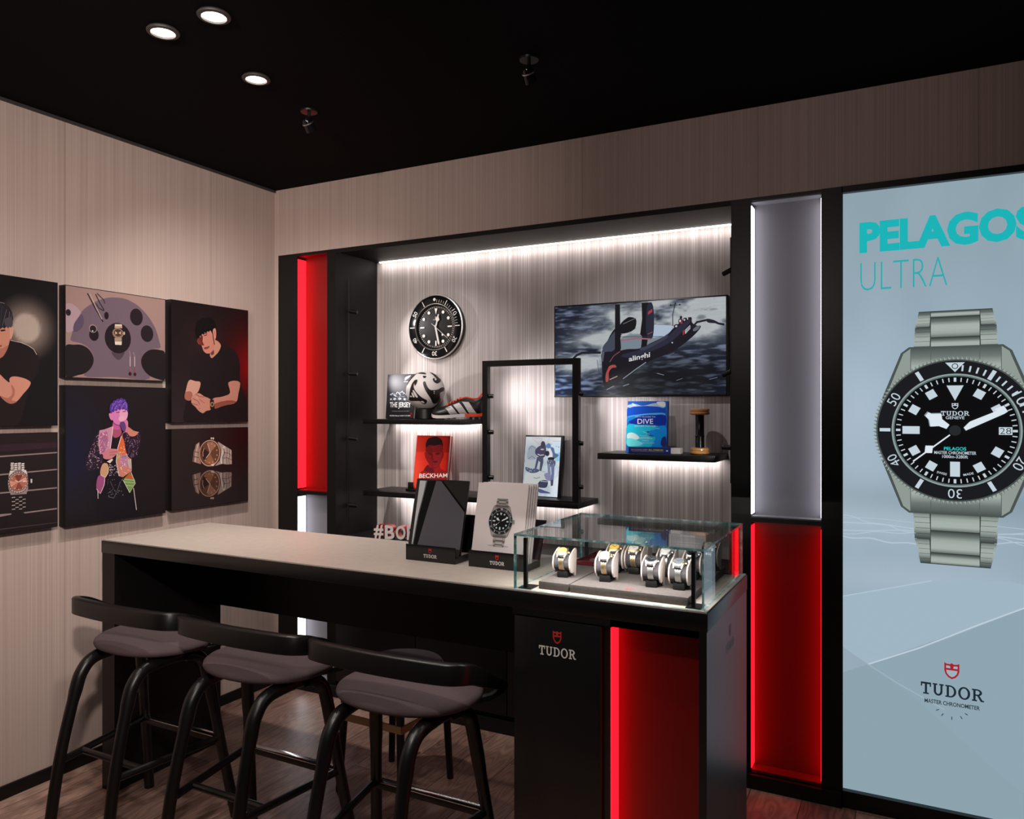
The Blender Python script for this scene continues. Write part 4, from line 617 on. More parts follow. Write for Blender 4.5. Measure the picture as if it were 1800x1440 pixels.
# lying paperback
t = thing('book', 'thick blue paperback lying flat in front of the diving book', 'book', (-1.03, 3.36, 1.304))
BM = Matrix.Translation((-1.135, 3.325, 1.304)) @ Matrix.Rotation(R(3), 4, 'Z')
mb = MB(); mb.box(0, .19, 0, .05, 0, .0015, 0, 0, BM); mb.box(0, .19, 0, .05, .026, .0275, 0, 0, BM); mb.box(0, .19, -.0015, 0, 0, .0275, 0, 0, BM); mb.build('cover', 'book_blue', t)
MB().box(.001, .232, .002, .05, .0015, .026, 0, 0, BM).build('pages', 'page', t)
pr = PR(BM @ Vector((0, -.0015, 0)), BM.to_3x3() @ Vector((1, 0, 0)), (0, 0, 1), 1.0)
pr.text('d0b0d0', 'IN OCEANS DEEP', .012, .013, .007, .075, .01); pr.text('d8d84a', 'BILL STREEVER', .092, .013, .007, .066, .02); pr.line('a8b030', .0012, [(.015, .009), (.158, .009)]); pr.rect('f0f0f0', .17, .011, .178, .016)
pr.build('spine_print', 'print', t, 0)
# book stand under the red book
t = thing('book_stand', 'small black stand under the red portrait book', 'book stand', (-2.24, 3.385, 1.071))
mb = MB(); mb.box(-2.375, -2.09, 3.355, 3.43, 1.0715, 1.0835, 0, .002); mb.build('base', 'black_satin', t)
for x in (-2.36, -2.125): box('lip', 'black_satin', x, x + .03, 3.355, 3.366, 1.0835, 1.118, t, .002)
MB().tube(smooth_path([(-2.095, 3.375, 1.08), (-2.08, 3.37, 1.098), (-2.06, 3.37, 1.104), (-2.055, 3.372, 1.09), (-2.08, 3.375, 1.083)], 4), .003, 8).build('wire_clip', 'chrome', t)
# football
t = thing('football', 'white football with black swirls on a small stand', 'ball', (-2.262, 3.375, 1.505))
BC = Vector((-2.262, 3.375, 1.598)); BR = .101
MB().sphere(BC, BR, 48, 28).build('shell', 'white_letter', t, 60)
def ball_patch(mb, pts, h):
    """a swirl: outline in pixels around the ball centre as seen from the room, laid on the sphere"""
    ax = Vector((.545, -.835, -.02)).normalized(); rt = Vector((.835, .545, 0)); upv = rt.cross(ax) * -1
    if upv.z < 0: upv = -upv
    P = smooth_path(pts, 4, True); bm = bmesh.new(); f = bm.faces.new([bm.verts.new((x, y, 0)) for x, y in P])
    bmesh.ops.triangulate(bm, faces=[f]); bmesh.ops.subdivide_edges(bm, edges=bm.edges, cuts=3, use_grid_fill=True)
    V = []; idx = {}
    for i, v in enumerate(bm.verts):
        idx[v] = i; x, y = v.co.x, v.co.y; r2 = min(.985, x * x + y * y); d = rt * x + upv * y + ax * math.sqrt(1 - r2)
        V.append(BC + d.normalized() * (BR + h))
    Fc = [[idx[v] for v in f.verts] for f in bm.faces]; bm.free(); mb.mesh(V, Fc)
q = lambda a: [((x - 740) / 350, (480 - y) / 325) for x, y in a]
mb = MB()
for pts in ([(455, 640), (460, 560), (470, 470), (500, 380), (550, 310), (600, 300), (595, 350), (560, 400), (545, 360), (540, 430), (590, 510), (680, 590), (770, 640), (745, 700), (690, 690), (640, 650), (560, 650)],
            [(700, 350), (740, 330), (770, 400), (820, 460), (880, 470), (960, 460), (1030, 425), (1080, 430), (1070, 480), (1000, 520), (1000, 600), (950, 680), (880, 690), (830, 600), (740, 470)],
            [(600, 190), (660, 172), (730, 180), (755, 210), (690, 205), (640, 200)], [(700, 235), (760, 240), (740, 270), (710, 268)],
            [(820, 170), (900, 200), (980, 260), (1020, 310), (960, 360), (900, 340), (870, 290), (900, 270), (915, 310), (940, 290), (900, 240)],
            [(400, 400), (440, 310), (520, 230), (600, 185), (540, 240), (470, 310), (420, 380)], [(520, 745), (600, 770), (700, 790), (820, 780), (900, 740), (960, 680), (1010, 600), (1000, 680), (930, 760), (820, 800), (680, 805), (580, 790)]):
    ball_patch(mb, q(pts), .0006)
mb.build('swirls', 'boot_black', t, 60)
mb = MB()
for pts in ([(470, 570), (490, 560), (505, 585), (478, 585)], [(500, 520), (520, 515), (555, 580), (525, 584)], [(520, 485), (545, 480), (610, 580), (575, 583)], [(660, 655), (700, 650), (730, 680), (700, 680)], [(890, 485), (905, 485), (905, 500), (890, 500)], [(892, 515), (905, 515), (903, 530), (892, 530)]):
    ball_patch(mb, q(pts), .001)
mb.build('stripe_mark', 'white_letter', t, 60)
t = thing('ball_stand', 'low black ring stand with a red emblem under the football', 'stand', (-2.262, 3.37, 1.449))
MB().lathe([(.05, 0), (.056, .003), (.052, .052), (.046, .0575), (.042, .05), (.046, .003), (.05, 0)], 32, 0, Matrix.Translation((-2.262, 3.375, 1.4495))).build('ring', 'black_satin', t)
pr = PR((-2.315, 3.306, 1.458), (.92, -.39, 0), (0, 0, 1)); pr.step = 2e-5; pr.shield('b02430', '1c1416', .018, 0, .018, .026); pr.build('emblem', 'print', t, 0)
# football boot, toe towards the left front, heel at the back right
def boot():
    t = thing('football_boot', 'black and white football boot with orange laces on the shelf', 'boot', (-2.09, 3.40, 1.449), None)
    Mx = Matrix.Translation((-2.198, 3.335, 1.449)) @ Matrix.Rotation(R(33), 4, 'Z')
    L = .262; secs = []   # s, half width, sole z, top z
    for s, hw, zb, zt in ((0, .004, .02, .03), (.03, .024, .013, .043), (.1, .036, .01, .055), (.22, .042, .01, .066), (.36, .041, .012, .082), (.5, .036, .015, .1), (.62, .032, .017, .112), (.74, .031, .018, .108), (.86, .032, .018, .1), (.95, .029, .019, .112), (1.0, .02, .022, .122)):
        secs.append((s * L, hw, zb, zt))
    n = 14; V = []; F = []
    P = np.array(secs); S = [tuple(p) for p in smooth_path(secs, 4)]
    for x, hw, zb, zt in S:
        for k in range(n):
            a = 2 * PI * k / n; cy, sy = math.cos(a), math.sin(a)
            zz = zb + (zt - zb) * (.5 + .5 * sy); ww = hw * (abs(cy) ** .7 * (1 if cy > 0 else -1)) * (1 - .45 * max(0, sy) ** 2)
            V.append((x, ww, zz))
    m = len(S)
    for i in range(m - 1):
        for k in range(n): F.append((i * n + k, i * n + (k + 1) % n, (i + 1) * n + (k + 1) % n, (i + 1) * n + k))
    F += [tuple(range(n))[::-1], tuple(range((m - 1) * n, m * n))]
    mb = MB(); mb.mesh(V, F, 0, Mx); mb.build('upper', 'boot_black', t, 50)
    def side(xa, xb, xc, xd):   # a white stripe band down the side facing the room
        out = []
        for j in range(7):
            f = j / 6; row = []
            for (x0, x1) in ((xa, xd), (xb, xc)):
                x = x0 + (x1 - x0) * f; Sx = min(S, key=lambda q_: abs(q_[0] - x)); a = -PI / 2 + (PI * .95) * (.12 + .62 * (1 - f)); cy, sy = math.cos(a), math.sin(a)
                hw, zb, zt = Sx[1:]; row.append((x, -hw * abs(cy) ** .7 * (1 - .45 * max(0, sy) ** 2) - .0012, zb + (zt - zb) * (.5 + .5 * sy)))
            out.append(row)
        return out
    mb = MB()
    for xa, xb, xc, xd in ((.07, .1, .115, .075), (.11, .14, .165, .125), (.155, .19, .215, .175), ):
        rows = side(xa, xb, xc + .03, xd + .03)
        for i in range(6): mb.mesh([rows[i][0], rows[i][1], rows[i + 1][1], rows[i + 1][0]], [(0, 1, 2, 3), (3, 2, 1, 0)][:1], 0, Mx)
    rows = side(.2, .225, .262, .21)
    mb.build('stripes', 'boot_white', t, 50)
    mb = MB(); pts = [(x, -hw * .98, zb + .006) for x, hw, zb, zt in S]
    for i in range(len(S) - 1):
        (x0, h0, b0, _), (x1, h1, b1, _) = S[i], S[i + 1]
        mb.mesh([(x0, -h0 - .001, b0 - .004), (x1, -h1 - .001, b1 - .004), (x1, -h1 - .001, b1 + .012), (x0, -h0 - .001, b0 + .012), (x0, h0, b0 - .004), (x1, h1, b1 - .004)], [(0, 1, 2, 3), (1, 0, 4, 5)], 0 if x0 < .17 else 1, Mx)
    mb.build('sole', ['boot_white', 'boot_orange'], t, 50)
    for x, y in ((.04, -.018), (.06, .018), (.085, -.03), (.09, .028), (.12, -.028), (.215, -.022), (.22, .02), (.245, -.014)): MB().lathe([(.001, 0.0002), (.005, 0.0002), (.008, .014), (.001, .014)], 10, 0, Mx @ Matrix.Translation((x, y, 0))).build('stud', 'clear_stud', t)
    mb = MB()
    for i, x in enumerate((.085, .1, .115, .13, .145)):
        Sx = min(S, key=lambda q_: abs(q_[0] - x)); z = Sx[3]
        mb.tube(smooth_path([(x - .004, -.02, z - .008), (x, -.008, z + .003), (x + .004, .008, z + .003), (x + .008, .02, z - .008)], 3), .0042, 8, 0, True, Mx)
    mb.tube(smooth_path([(.15, -.017, .104), (.175, -.027, .114), (.21, -.03, .106), (.24, -.027, .11), (.256, -.015, .128), (.26, 0, .132), (.256, .015, .128), (.24, .027, .11), (.21, .03, .106), (.175, .027, .114), (.15, .017, .104)], 4), .0042, 8, 0, True, Mx)
    mb.build('laces', 'boot_orange', t)
boot()
# wooden spool
t = thing('wooden_spool', 'black spool with pale wooden discs at both ends', 'spool', (-.83, 3.385, 1.304))
T_ = Matrix.Translation((-.83, 3.385, 1.304))
for z in (0.0003, .172):
    MB().lathe([(.001, z), (.036, z), (.042, z + .004), (.043, z + .01), (.04, z + .014), (.0425, z + .018), (.042, z + .025), (.036, z + .029), (.001, z + .029)], 36, 0, T_).build('end_disc', 'maple', t)
MB().lathe([(.02, .029), (.02, .075), (.0215, .08), (.0195, .085), (.0195, .172)], 24, 0, T_).build('core', 'black_gloss', t)
# lit photo frame
O, a, b = (Vector(x) for x in FRAMES['PHO']); n = a.cross(b)
t = thing('photo_frame', 'lit photo frame of two divers in dark suits leaning on the lower shelf', 'photo frame', O)
Mx = Matrix(((a.x, -n.x, b.x, O.x), (a.y, -n.y, b.y, O.y), (a.z, -n.z, b.z, O.z), (0, 0, 0, 1)))
MB().box(-.003, .203, .0, .022, -.002, .302, 0, .002, Mx).build('frame', 'black_satin', t)
pr = PR(O - b * 0, a, b, .85); pr.clip = (.004, .008, .192, .293)
pr.raster(lambda u, v: rgb((176, 188, 198), (np.clip((u - .35) * 1.6, 0, 1), (232, 242, 250)), (np.clip(v - .75, 0, 1) * 2.5, (240, 236, 238)), (np.clip(fbm(u, v, 9, 12, 3, 4) - .5, 0, 1) * .8, (120, 130, 140))), .192, .293, 24, 36)  # brighter right side is a reflection painted into the picture
pr.run(PRINTS['PHO']); pr.build('photo', 'backlit', t, 0)
# hashtag sign on the base cabinet
t = thing('letter_sign', 'white block letter sign with red sides reading #BORN TO DARE behind the counter', 'sign', (-2.4, 3.26, .828))
SX = Vector((math.cos(R(15)), math.sin(R(15)), 0)); SN = Vector((-SX.y, SX.x, 0)); x = 0
for ch in '#BORNTODARE':
    V, F, asp = text_shape(ch, .03); w_ = .053; h_ = .072; mb = MB()
    fr = [Vector((-2.487, 3.232, .8285)) + SX * (x + s * w_) + Vector((0, 0, q_ * h_)) for s, q_ in V]; bk = [p + SN * .045 for p in fr]
    vs, _ = mb.mesh(fr, F, 0); vb, _ = mb.mesh(bk, [f[::-1] for f in F], 1)
    cnt = {}
    for f in F:
        for i in range(len(f)): e = (f[i - 1], f[i]); cnt[e] = 1
    for (i, j) in list(cnt):
        if (j, i) not in cnt:
            try: g = mb.bm.faces.new((vs[j], vs[i], vb[i], vb[j])); g.material_index = 1
            except ValueError: pass
    mb.build('letter', ['white_letter', 'red_lacquer'], t, 30); x += w_ + .0075

# ================================================================== posters on the left wall
def poster(key, label, y0, z0, w, h, fn, nx, ny):
    t = thing('poster', label, 'poster', (XL, y0 + w / 2, z0), 'photo panels on the left wall')
    box('panel', 'black_satin', XL + .0002, XL + .04, y0 - .003, y0 + w + .003, z0 - .003, z0 + h + .003, t)
    O, a, b = FRAMES[key]; pr = PR((XL + .04, y0, z0), a, b, .85); pr.clip = (0, 0, w, h); pr.raster(fn, w, h, nx, ny)
    if key in PRINTS: pr.run(PRINTS[key])
    pr.build('picture', 'print', t, 0); return t
g2 = lambda u, v, x, y, sx, sy: np.exp(-((u - x) / sx) ** 2 - ((v - y) / sy) ** 2)
def glow1(u, v):
    d = np.hypot((u - .745) / .2, (v - .665) / .18); core = np.clip((.62 - d) * 8, 0, 1); halo = np.clip((1.35 - d) * 1.5, 0, 1)
    return rgb((20, 16, 19), (halo * .72, (150, 132, 122)), (core * .8, (196, 180, 168)))
poster('P1', 'portrait panel of a man in a black shirt with a pale light disc behind him', 1.452, 1.438, .472, .572, glow1, 48, 56)
poster('P2', 'panel showing a watchmaking table with tools from above', 1.960, 1.633, .472, .374, lambda u, v: rgb((150, 122, 118), (np.clip(v, 0, 1) * .3, (170, 140, 134))), 6, 6)
poster('P3', 'panel of a singer with purple hair and a studded jacket on stage', 1.960, 1.024, .472, .573, lambda u, v: rgb((27, 20, 24), (g2(u, v, .05, .5, .25, .35) * .7, (24, 26, 62))), 12, 14)
poster('P4', 'portrait panel of a man with clasped hands before a red glow', 2.469, 1.440, .463, .572, lambda u, v: rgb((22, 11, 14), (g2(u, v, .42, .72, .25, .16) * .8, (46, 26, 30)), (np.clip(1 - v * 1.3, 0, 1) * np.clip(1.3 - u * 1.4, 0, 1) * .8, (50, 38, 42)), (g2(u, v, 1.02, .5, .22, .26), (140, 2, 8)), (g2(u, v, .95, .7, .35, .3) * .35, (90, 2, 8))), 24, 28)
poster('P5', 'small panel of a rose gold watch mirrored on a dark surface', 2.469, 1.030, .463, .375, lambda u, v: rgb((40, 30, 31), (np.clip(u * 1.3 - .3, 0, 1) * np.clip(v * 1.6 - .4, 0, 1), (44, 4, 8))), 8, 8)
poster('P0', 'small panel of a steel watch with a copper dial before light streaks', 1.452, 1.029, .472, .376, lambda u, v: rgb((32, 25, 27), (np.clip(v * 2 - 1.2, 0, 1) * .5, (44, 28, 32))), 6, 6)

# ================================================================== backlit watch poster
t = thing('light_box', 'tall backlit poster of a steel diving watch on pale blue, at the right', 'light box', (.133, YB, 0))
mb = MB(); x0, x1, z0, z1 = -.239, .505, .063, 2.318
mb.box(x0 - .0001, x0 + .003, YB - .006, YB + .08, 0, 2.342); mb.box(x1, x1 + .06, YB - .006, YB + .08, 0, 2.342); mb.box(x0, x1, YB - .006, YB + .08, z1, 2.342); mb.box(x0, x1, YB - .006, YB + .08, 0, z0); mb.box(x0, x1, YB + .02, YB + .08, z0, z1)
mb.build('frame', 'black_satin', t)
W_, H_ = x1 - x0, z1 - z0
pr = PR((x0, YB + .0195, z0), (1, 0, 0), (0, 0, 1), 1.0, 3e-5); pr.clip = (0, 0, W_, H_)
def water(u, v):
    c = rgb((150, 170, 184), (np.clip((v - .75) * 4, 0, 1), (142, 162, 173)), (g2(u, v, .05, .62, .35, .12) * .7, (178, 196, 212)), (g2(u, v, .1, .47, .5, .05) * .55, (190, 205, 218)), (g2(u, v, .5, .49, .8, .03) * .45, (120, 135, 147)),
            (g2(u, v, .3, .36, .5, .035) * .6, (176, 192, 206)), (np.clip(.12 - v, 0, 1) * 4, (138, 158, 168)))
    n = fbm(u, v, 6, 10, 3, 2) - .5
    return c + n[..., None] * 9
pr.raster(water, W_, H_, 60, 140)
Q = lambda x, z: (x - x0, z - z0)
C = (.133 - x0, 1.425 - z0); RW = .266
# caustic net on the ground under the watch
def wavy(col, wd, xa, za, xb, zb, amp, ph):
    n = 14; pr.line(col, wd, [Q(xa + (xb - xa) * i / n, za + (zb - za) * i / n + amp * math.sin(ph + i * .9)) for i in range(n + 1)])
for a_ in ((-.24, 1.075, .5, 1.04, .004), (-.24, 1.045, .5, 1.07, .004), (-.24, 1.02, .02, 1.005, .005), (-.24, 1.09, .5, 1.085, .002), (-.24, 1.10, .0, 1.05, .003), (.22, 1.03, .5, 1.045, .004), (.0, 1.04, .5, 1.09, .002), (-.24, 1.03, .1, 1.06, .003), (.2, 1.06, .5, 1.0, .003)):
    wavy('b2c3d1', a_[4], *a_[:4], .004, a_[1] * 40)
pr.poly('a0b5c3', [Q(-.24, .79), Q(-.02, .855), Q(.06, .88), Q(.3, .9), Q(.5, .87), Q(.37, .83), Q(-.15, .545), Q(-.24, .6)])
pr.poly('8ea5b1', [Q(-.15, .545), Q(.1, .67), Q(.37, .83), Q(.5, .87), Q(.5, .063), Q(.3, .2), Q(.0, .45)])
pr.poly('8ca3ae', [Q(-.15, .545), Q(.0, .45), Q(.3, .2), Q(.5, .063), Q(-.24, .063), Q(-.24, .5)])
pr.line('b0c3d0', .004, [Q(-.24, .79), Q(-.02, .855), Q(.06, .88)]); pr.line('bccdd8', .005, [Q(-.15, .545), Q(.02, .63), Q(.2, .735), Q(.37, .83)]); pr.line('9fb4c1', .005, [Q(-.24, .62), Q(-.1, .58)]); pr.line('9bb0bc', .005, [Q(-.15, .545), Q(-.05, .49), Q(.1, .42)])
def dive_watch(pr, cx, cy, Rw, full):
    """steel diving watch, front view; one unit is the radius of the bezel"""
    X = lambda p: (cx + p[0] * Rw, cy + p[1] * Rw); L = ['3c4441', '66706c', '9aa5a0', 'a5b0ab', '8b9691', '59635f'] if full else ['4a4544', '6e6867', '9b9594', 'b5afad', '8d8786', '5e5857']; Z = (lambda c: c) if full else (lambda c: {'8f9a95': 'a39d9b', 'a3aea9': 'b3adab', '6d7773': '767070', '4c5552': '554f4e', '4a5350': '524d4c', '8fa09f': 'a09a98', '6f7975': '797372', '9ba6a1': 'a9a3a1', '7e8985': '8d8786'}.get(c, c));
    def link(xa, xb, ya, yb, edge=.25):
        pr.grad([L[1], L[3], L[3], L[2], L[1], L[0]] if ya < 0 else [L[1], L[2], L[3], L[3], L[1], L[0]], cx + xa * Rw, cy + ya * Rw, cx + xb * Rw, cy + yb * Rw)
    for s in (1, -1):
        rows = (1.08, 1.41, 1.62) if s > 0 else (-1.12, -1.49, -1.82); xo = (.5, .475, .43) if s > 0 else (.5, .48, .41)
        pr.poly('333a38', [X((-xo[0], rows[0])), X((xo[0], rows[0])), X((xo[2], rows[2])), X((-xo[2], rows[2]))])
        for i in range(2):
            for sx in (-1, 1):
                q_ = [(.30 * sx, rows[i]), (xo[i] * sx, rows[i]), (xo[i + 1] * sx, rows[i + 1]), (.29 * sx, rows[i + 1])]
                k = 5
                pr.up()
                for j in range(k):
                    f0, f1 = j / k, (j + 1) / k; cc = [L[1], L[2], L[3], L[2], L[1], L[0]]
                    lerp = lambda f: [(q_[0][0] + (q_[3][0] - q_[0][0]) * f, q_[0][1] + (q_[3][1] - q_[0][1]) * f), (q_[1][0] + (q_[2][0] - q_[1][0]) * f, q_[1][1] + (q_[2][1] - q_[1][1]) * f)]
                    (a0, b0), (a1, b1) = lerp(f0), lerp(f1 - .015); pp = [X(a0), X(b0), X(b1), X(a1)]; cl_ = [pr.c(cc[j]), pr.c(cc[j]), pr.c(cc[j + 1]), pr.c(cc[j + 1])]
                    A = sum(pp[m - 1][0] * pp[m][1] - pp[m][0] * pp[m - 1][1] for m in range(4))
                    if A < 0: pp, cl_ = pp[::-1], cl_[::-1]
                    pr.face([pr.P(*p) for p in pp], 0, cl_)
        cr = ((1.08, 1.255), (1.265, 1.53), (1.54, 1.61)) if s > 0 else ((-1.36, -1.09), (-1.66, -1.37), (-1.81, -1.67))
        for ya, yb in cr: link(-.285, .285, ya, yb)
    pr.poly(Z('4a5350'), [X(p) for p in ((-.88, .45), (-.65, 1.06), (-.55, 1.14), (.55, 1.14), (.65, 1.06), (.88, .45), (.88, -.45), (.65, -1.06), (.55, -1.14), (-.55, -1.14), (-.65, -1.06), (-.88, -.45))])
    pr.poly(Z('8f9a95'), [X(p) for p in ((-.84, .45), (-.62, 1.05), (-.535, 1.115), (.535, 1.115), (.62, 1.05), (.84, .45), (.84, -.45), (.62, -1.05), (.535, -1.115), (-.535, -1.115), (-.62, -1.05), (-.84, -.45))])
    for s in (1, -1): pr.grad([Z(q_) for q_ in (['a3aea9', 'a3aea9', '6d7773', '4c5552'] if s > 0 else ['4c5552', '6d7773', 'a3aea9', 'a3aea9'])], cx - .53 * Rw, cy + (.75 if s > 0 else -1.12) * Rw, cx + .53 * Rw, cy + (1.12 if s > 0 else -.75) * Rw)
    for sx in (-.53, -.285, .285, .53): pr.line('56605c', .008 * Rw, [X((sx, 1.11)), X((sx, -1.11))])
    pr.poly(Z('7e8985'), [X(p) for p in ((.86, .16), (1.12, .14), (1.14, 0), (1.12, -.14), (.86, -.16))])
    N = 120 if full else 60
    pr.up(); pts = [(cx + Rw * (1.0 if k % 2 else .955) * math.cos(PI * k / N), cy + Rw * (1.0 if k % 2 else .955) * math.sin(PI * k / N)) for k in range(2 * N)]
    for k in range(2 * N):
        a_, b_ = pts[k], pts[(k + 1) % (2 * N)]; pr.poly(Z('6f7975' if k % 2 else '9ba6a1'), [(cx, cy), a_, b_], False)
    pr.ring('4b5451', cx, cy, .958 * Rw, .935 * Rw, 72); pr.ell('1b1c20', cx, cy, .94 * Rw, None, 72); pr.ell(Z('8fa09f'), cx, cy, .765 * Rw, None, 72); pr.ring('5a6a6a', cx, cy, .745 * Rw, .725 * Rw, 72); pr.ell('0c0c0e', cx, cy, .728 * Rw, None, 72)
    pol = lambda r, deg: (cx + Rw * r * math.sin(R(deg)), cy + Rw * r * math.cos(R(deg)))
    wt = 'c3d2db'
    pr.poly(wt, [X((-.115, .915)), X((.115, .915)), X((0, .785))])
    if full: pr.ring('1b1c20', cx, cy + .865 * Rw, .038 * Rw, .028 * Rw, 24)
    for k in range(1, 12):
        if k % 2: pr.line(wt, (.05 if k in (1, 11, 5, 7) else .045) * Rw, [pol(.78, k * 30), pol(.915, k * 30)])
        else: pr.text(wt, str(k * 5), *pol(.85, k * 30), .125 * Rw, .165 * Rw, -.005, True, -R(k * 30))
    for k in range(1, 20):
        if k % 5 and k < 15 or (k % 5 and k > 20): pr.line(wt, .022 * Rw, [pol(.80, k * 6), pol(.88, k * 6)])
    if full:
        for k in range(60): pr.line(wt, (.03 if k % 5 == 0 else .013) * Rw, [pol(.655, k * 6), pol(.71, k * 6)])
    pr.poly(wt, [X((-.1, .605)), X((.1, .605)), X((0, .4))])
    for k in (1, 2, 4, 5, 7, 8, 10, 11):
        x_, y_ = pol(.56, k * 30); s_ = .056 * Rw; a_ = R(k * 30)
        pr.poly(wt, [(x_ + (u * math.cos(a_) + v * math.sin(a_)) * s_, y_ + (-u * math.sin(a_) + v * math.cos(a_)) * s_) for u, v in ((-1, -1), (1, -1), (1, 1), (-1, 1))])
    pr.line(wt, .105 * Rw, [X((-.63, 0)), X((-.42, 0))]); pr.line(wt, .115 * Rw, [X((0, -.62)), X((0, -.42))])
    pr.poly(wt, [X((.5, -.05)), X((.65, -.05)), X((.65, .05)), X((.5, .05))])
    if full:
        pr.text('16181c', '28', cx + .575 * Rw, cy, .08 * Rw, .125 * Rw, -.01, True)
        pr.shield(wt, '0c0c0e', cx, cy + .285 * Rw, .075 * Rw, .085 * Rw); pr.slab(wt, cx - .165 * Rw, cy + .2 * Rw, .06 * Rw, .33 * Rw); pr.text(wt, 'GENEVE', cx, cy + .172 * Rw, .04 * Rw, .22 * Rw, .01, True)
        pr.text('35c8c4', 'PELAGOS', cx, cy - .245 * Rw, .045 * Rw, .26 * Rw, .02, True); pr.text(wt, 'MASTER CHRONOMETER', cx, cy - .3 * Rw, .042 * Rw, .49 * Rw, .01, True); pr.text(wt, '1000m-3280ft', cx, cy - .352 * Rw, .042 * Rw, .3 * Rw, .01, True)
        pr.text(wt, 'SWISS', *pol(.6, 195), .03 * Rw, .12 * Rw, .01, True, R(-14)); pr.text(wt, 'MADE', *pol(.6, 165), .03 * Rw, .12 * Rw, .01, True, R(14))
    dk = '2c3032'
    pr.line('dfe8ee', .018 * Rw, [X((-.06, -.06)), X((-.5, -.43))]); pr.poly('dfe8ee', [X((-.35, -.21)), X((-.26, -.21)), X((-.27, -.31)), X((-.36, -.31))])
    hr = [(-.1, .02), (-.065, .075), (-.15, .15), (-.16, .225), (-.275, .222), (-.315, .243), (-.352, .195), (-.305, .14), (-.29, .05), (-.19, .057)]
    pr.poly('8a989e', [X((p[0] * 1.04, p[1] * 1.05)) for p in hr]); pr.poly('dbe6ee', [X(p) for p in hr])
    mh = [(.1, .04), (.125, 0), (.56, .225), (.6, .255), (.555, .335), (.455, .29), (.47, .26), (.17, .12)]
    pr.poly('dbe6ee', [X(p) for p in mh]); pr.ell('26282c', cx, cy, .07 * Rw)
if True:
    dive_watch(pr, C[0], C[1], RW, True)
    pr.text('1ab2b6', 'PELAGOS', .06, 2.085 - z0, .118, .56, .05); pr.text('2fa9ae', 'ULTRA', .063, 1.945 - z0, .105, .285, -.022)
    pr.slab('1b2a33', .025 - x0, .469 - z0, .043, .196); pr.shield('a3242e', '9bb0bb', .123 - x0, .535 - z0, .047, .058)
    pr.text('22323a', 'MASTER CHRONOMETER', .037 - x0, .438 - z0, .015, .172, .02)
    for d in (-64, -36, 0, 36, 64): pr.line('34444c', .003, [(.123 - x0 + .045 * math.sin(R(d)), .435 - z0 - .034 * math.cos(R(d))), (.123 - x0 + .055 * math.sin(R(d)), .435 - z0 - .045 * math.cos(R(d)))])
pr.build('backlit_print', 'backlit', t, 0)

# ================================================================== the counter
ZT = .985; X0, X1, Y0, Y1 = -2.852, -.462, 1.965, 2.492
t = thing('bar_counter', 'long black bar counter with a pale grey top', 'counter', ((X0 + X1) / 2, (Y0 + Y1) / 2, 0))
mb = MB(); mb.box(X0, X1, Y0, Y1, .934, ZT - .004, 0, .0015); mb.build('slab', 'graphite', t)
box('top_sheet', 'counter_laminate', X0 + .006, X1 - .003, Y0 + .004, Y1 - .004, ZT - .004, ZT, t)
box('end_panel', 'black_satin', X0 + .002, -2.776, Y0 + .003, Y1 - .002, 0, .934, t)
box('modesty_panel', 'black_satin', -2.776, -1.02, 2.455, 2.485, .63, .934, t)
PX0, PX1 = -1.019, -.464
mb = MB(); mb.box(PX0, -.722, Y0 + .012, Y1, 0, .934); mb.box(-.722, PX1, Y0 + .062, Y1, 0, .934); mb.box(-.484, PX1, Y0, Y0 + .062, 0, .934); mb.box(PX0, -.484, Y0, Y0 + .014, .916, .934); mb.box(-.722, -.484, Y0, Y0 + .062, .916, .934)
mb.build('pedestal', 'graphite', t)
box('door', 'graphite', PX0 + .008, -.748, Y0 - .001, Y0 + .012, .02, .912, t, .001)
n_ = box('niche_panel', 'red_column_shaded', -.722, -.484, Y0 + .0585, Y0 + .062, .0, .916, t); n_['label'] = 'red lit recessed panel'
box('light_strip', 'red_light', -.722, -.719, Y0 + .002, Y0 + .057, .005, .912, t)['label'] = 'glowing red strip'
pr = PR((-.934, Y0 - .0012, .812), (1, 0, 0), (0, 0, 1)); pr.step = 3e-5; pr.slab('e2dedc', 0, 0, .026, .112); pr.shield('c8322a', '151516', .056, .036, .026, .036); pr.build('emblem', 'print', t, 0)
pr = PR((X1 - .0019, 2.19, .815), (0, 1, 0), (0, 0, 1)); pr.step = 3e-5; pr.slab('b8bcc4', 0, 0, .026, .112); pr.shield('a8303a', '2c2d32', .056, .036, .026, .036); pr.build('emblem', 'print', t, 0)

# ---------------------------------------------------------------- glass case
cx0, cx1, cy0, cy1, cz0, cz1 = -1.019, -.474, 1.974, 2.482, ZT + .0002, 1.143
t = thing('glass_case', 'glass display case of watches at the counter end', 'display case', ((cx0 + cx1) / 2, (cy0 + cy1) / 2, ZT))
g = .006
def pane(b, flat):
    ms = [1] * 6
    for i in flat: ms[i] = 0
    MB().box(*b, 0, 0, None, ms).build('glass_pane', ['clear_glass', 'glass_edge'], t, 0)
pane((cx0, cx1, cy0, cy0 + g, cz0, cz1 - g), (2, 4)); pane((cx0, cx1, cy1 - g, cy1, cz0, cz1 - g), (2, 4))
pane((cx0, cx0 + g, cy0 + g, cy1 - g, cz0, cz1 - g), (3, 5)); pane((cx1 - g, cx1, cy0 + g, cy1 - g, cz0, cz1 - g), (3, 5))
pane((cx0, cx1, cy0, cy1, cz1 - g, cz1), (0, 1))
for x, y in ((cx0 + .03, cy0 + .012), (cx1 - .03, cy0 + .012), (cx0 + .03, cy1 - .03), (cx1 - .03, cy1 - .03)):
    s = 1 if x < -.7 else -1
    mb = MB(); mb.box(x - .005, x + .005, y, y + .01, cz0 + .003, cz1 - .012); mb.box(x - .02, x + .02, y - .002, y + .05, cz0, cz0 + .003)
    mb.build('corner_post', 'black_satin', t)
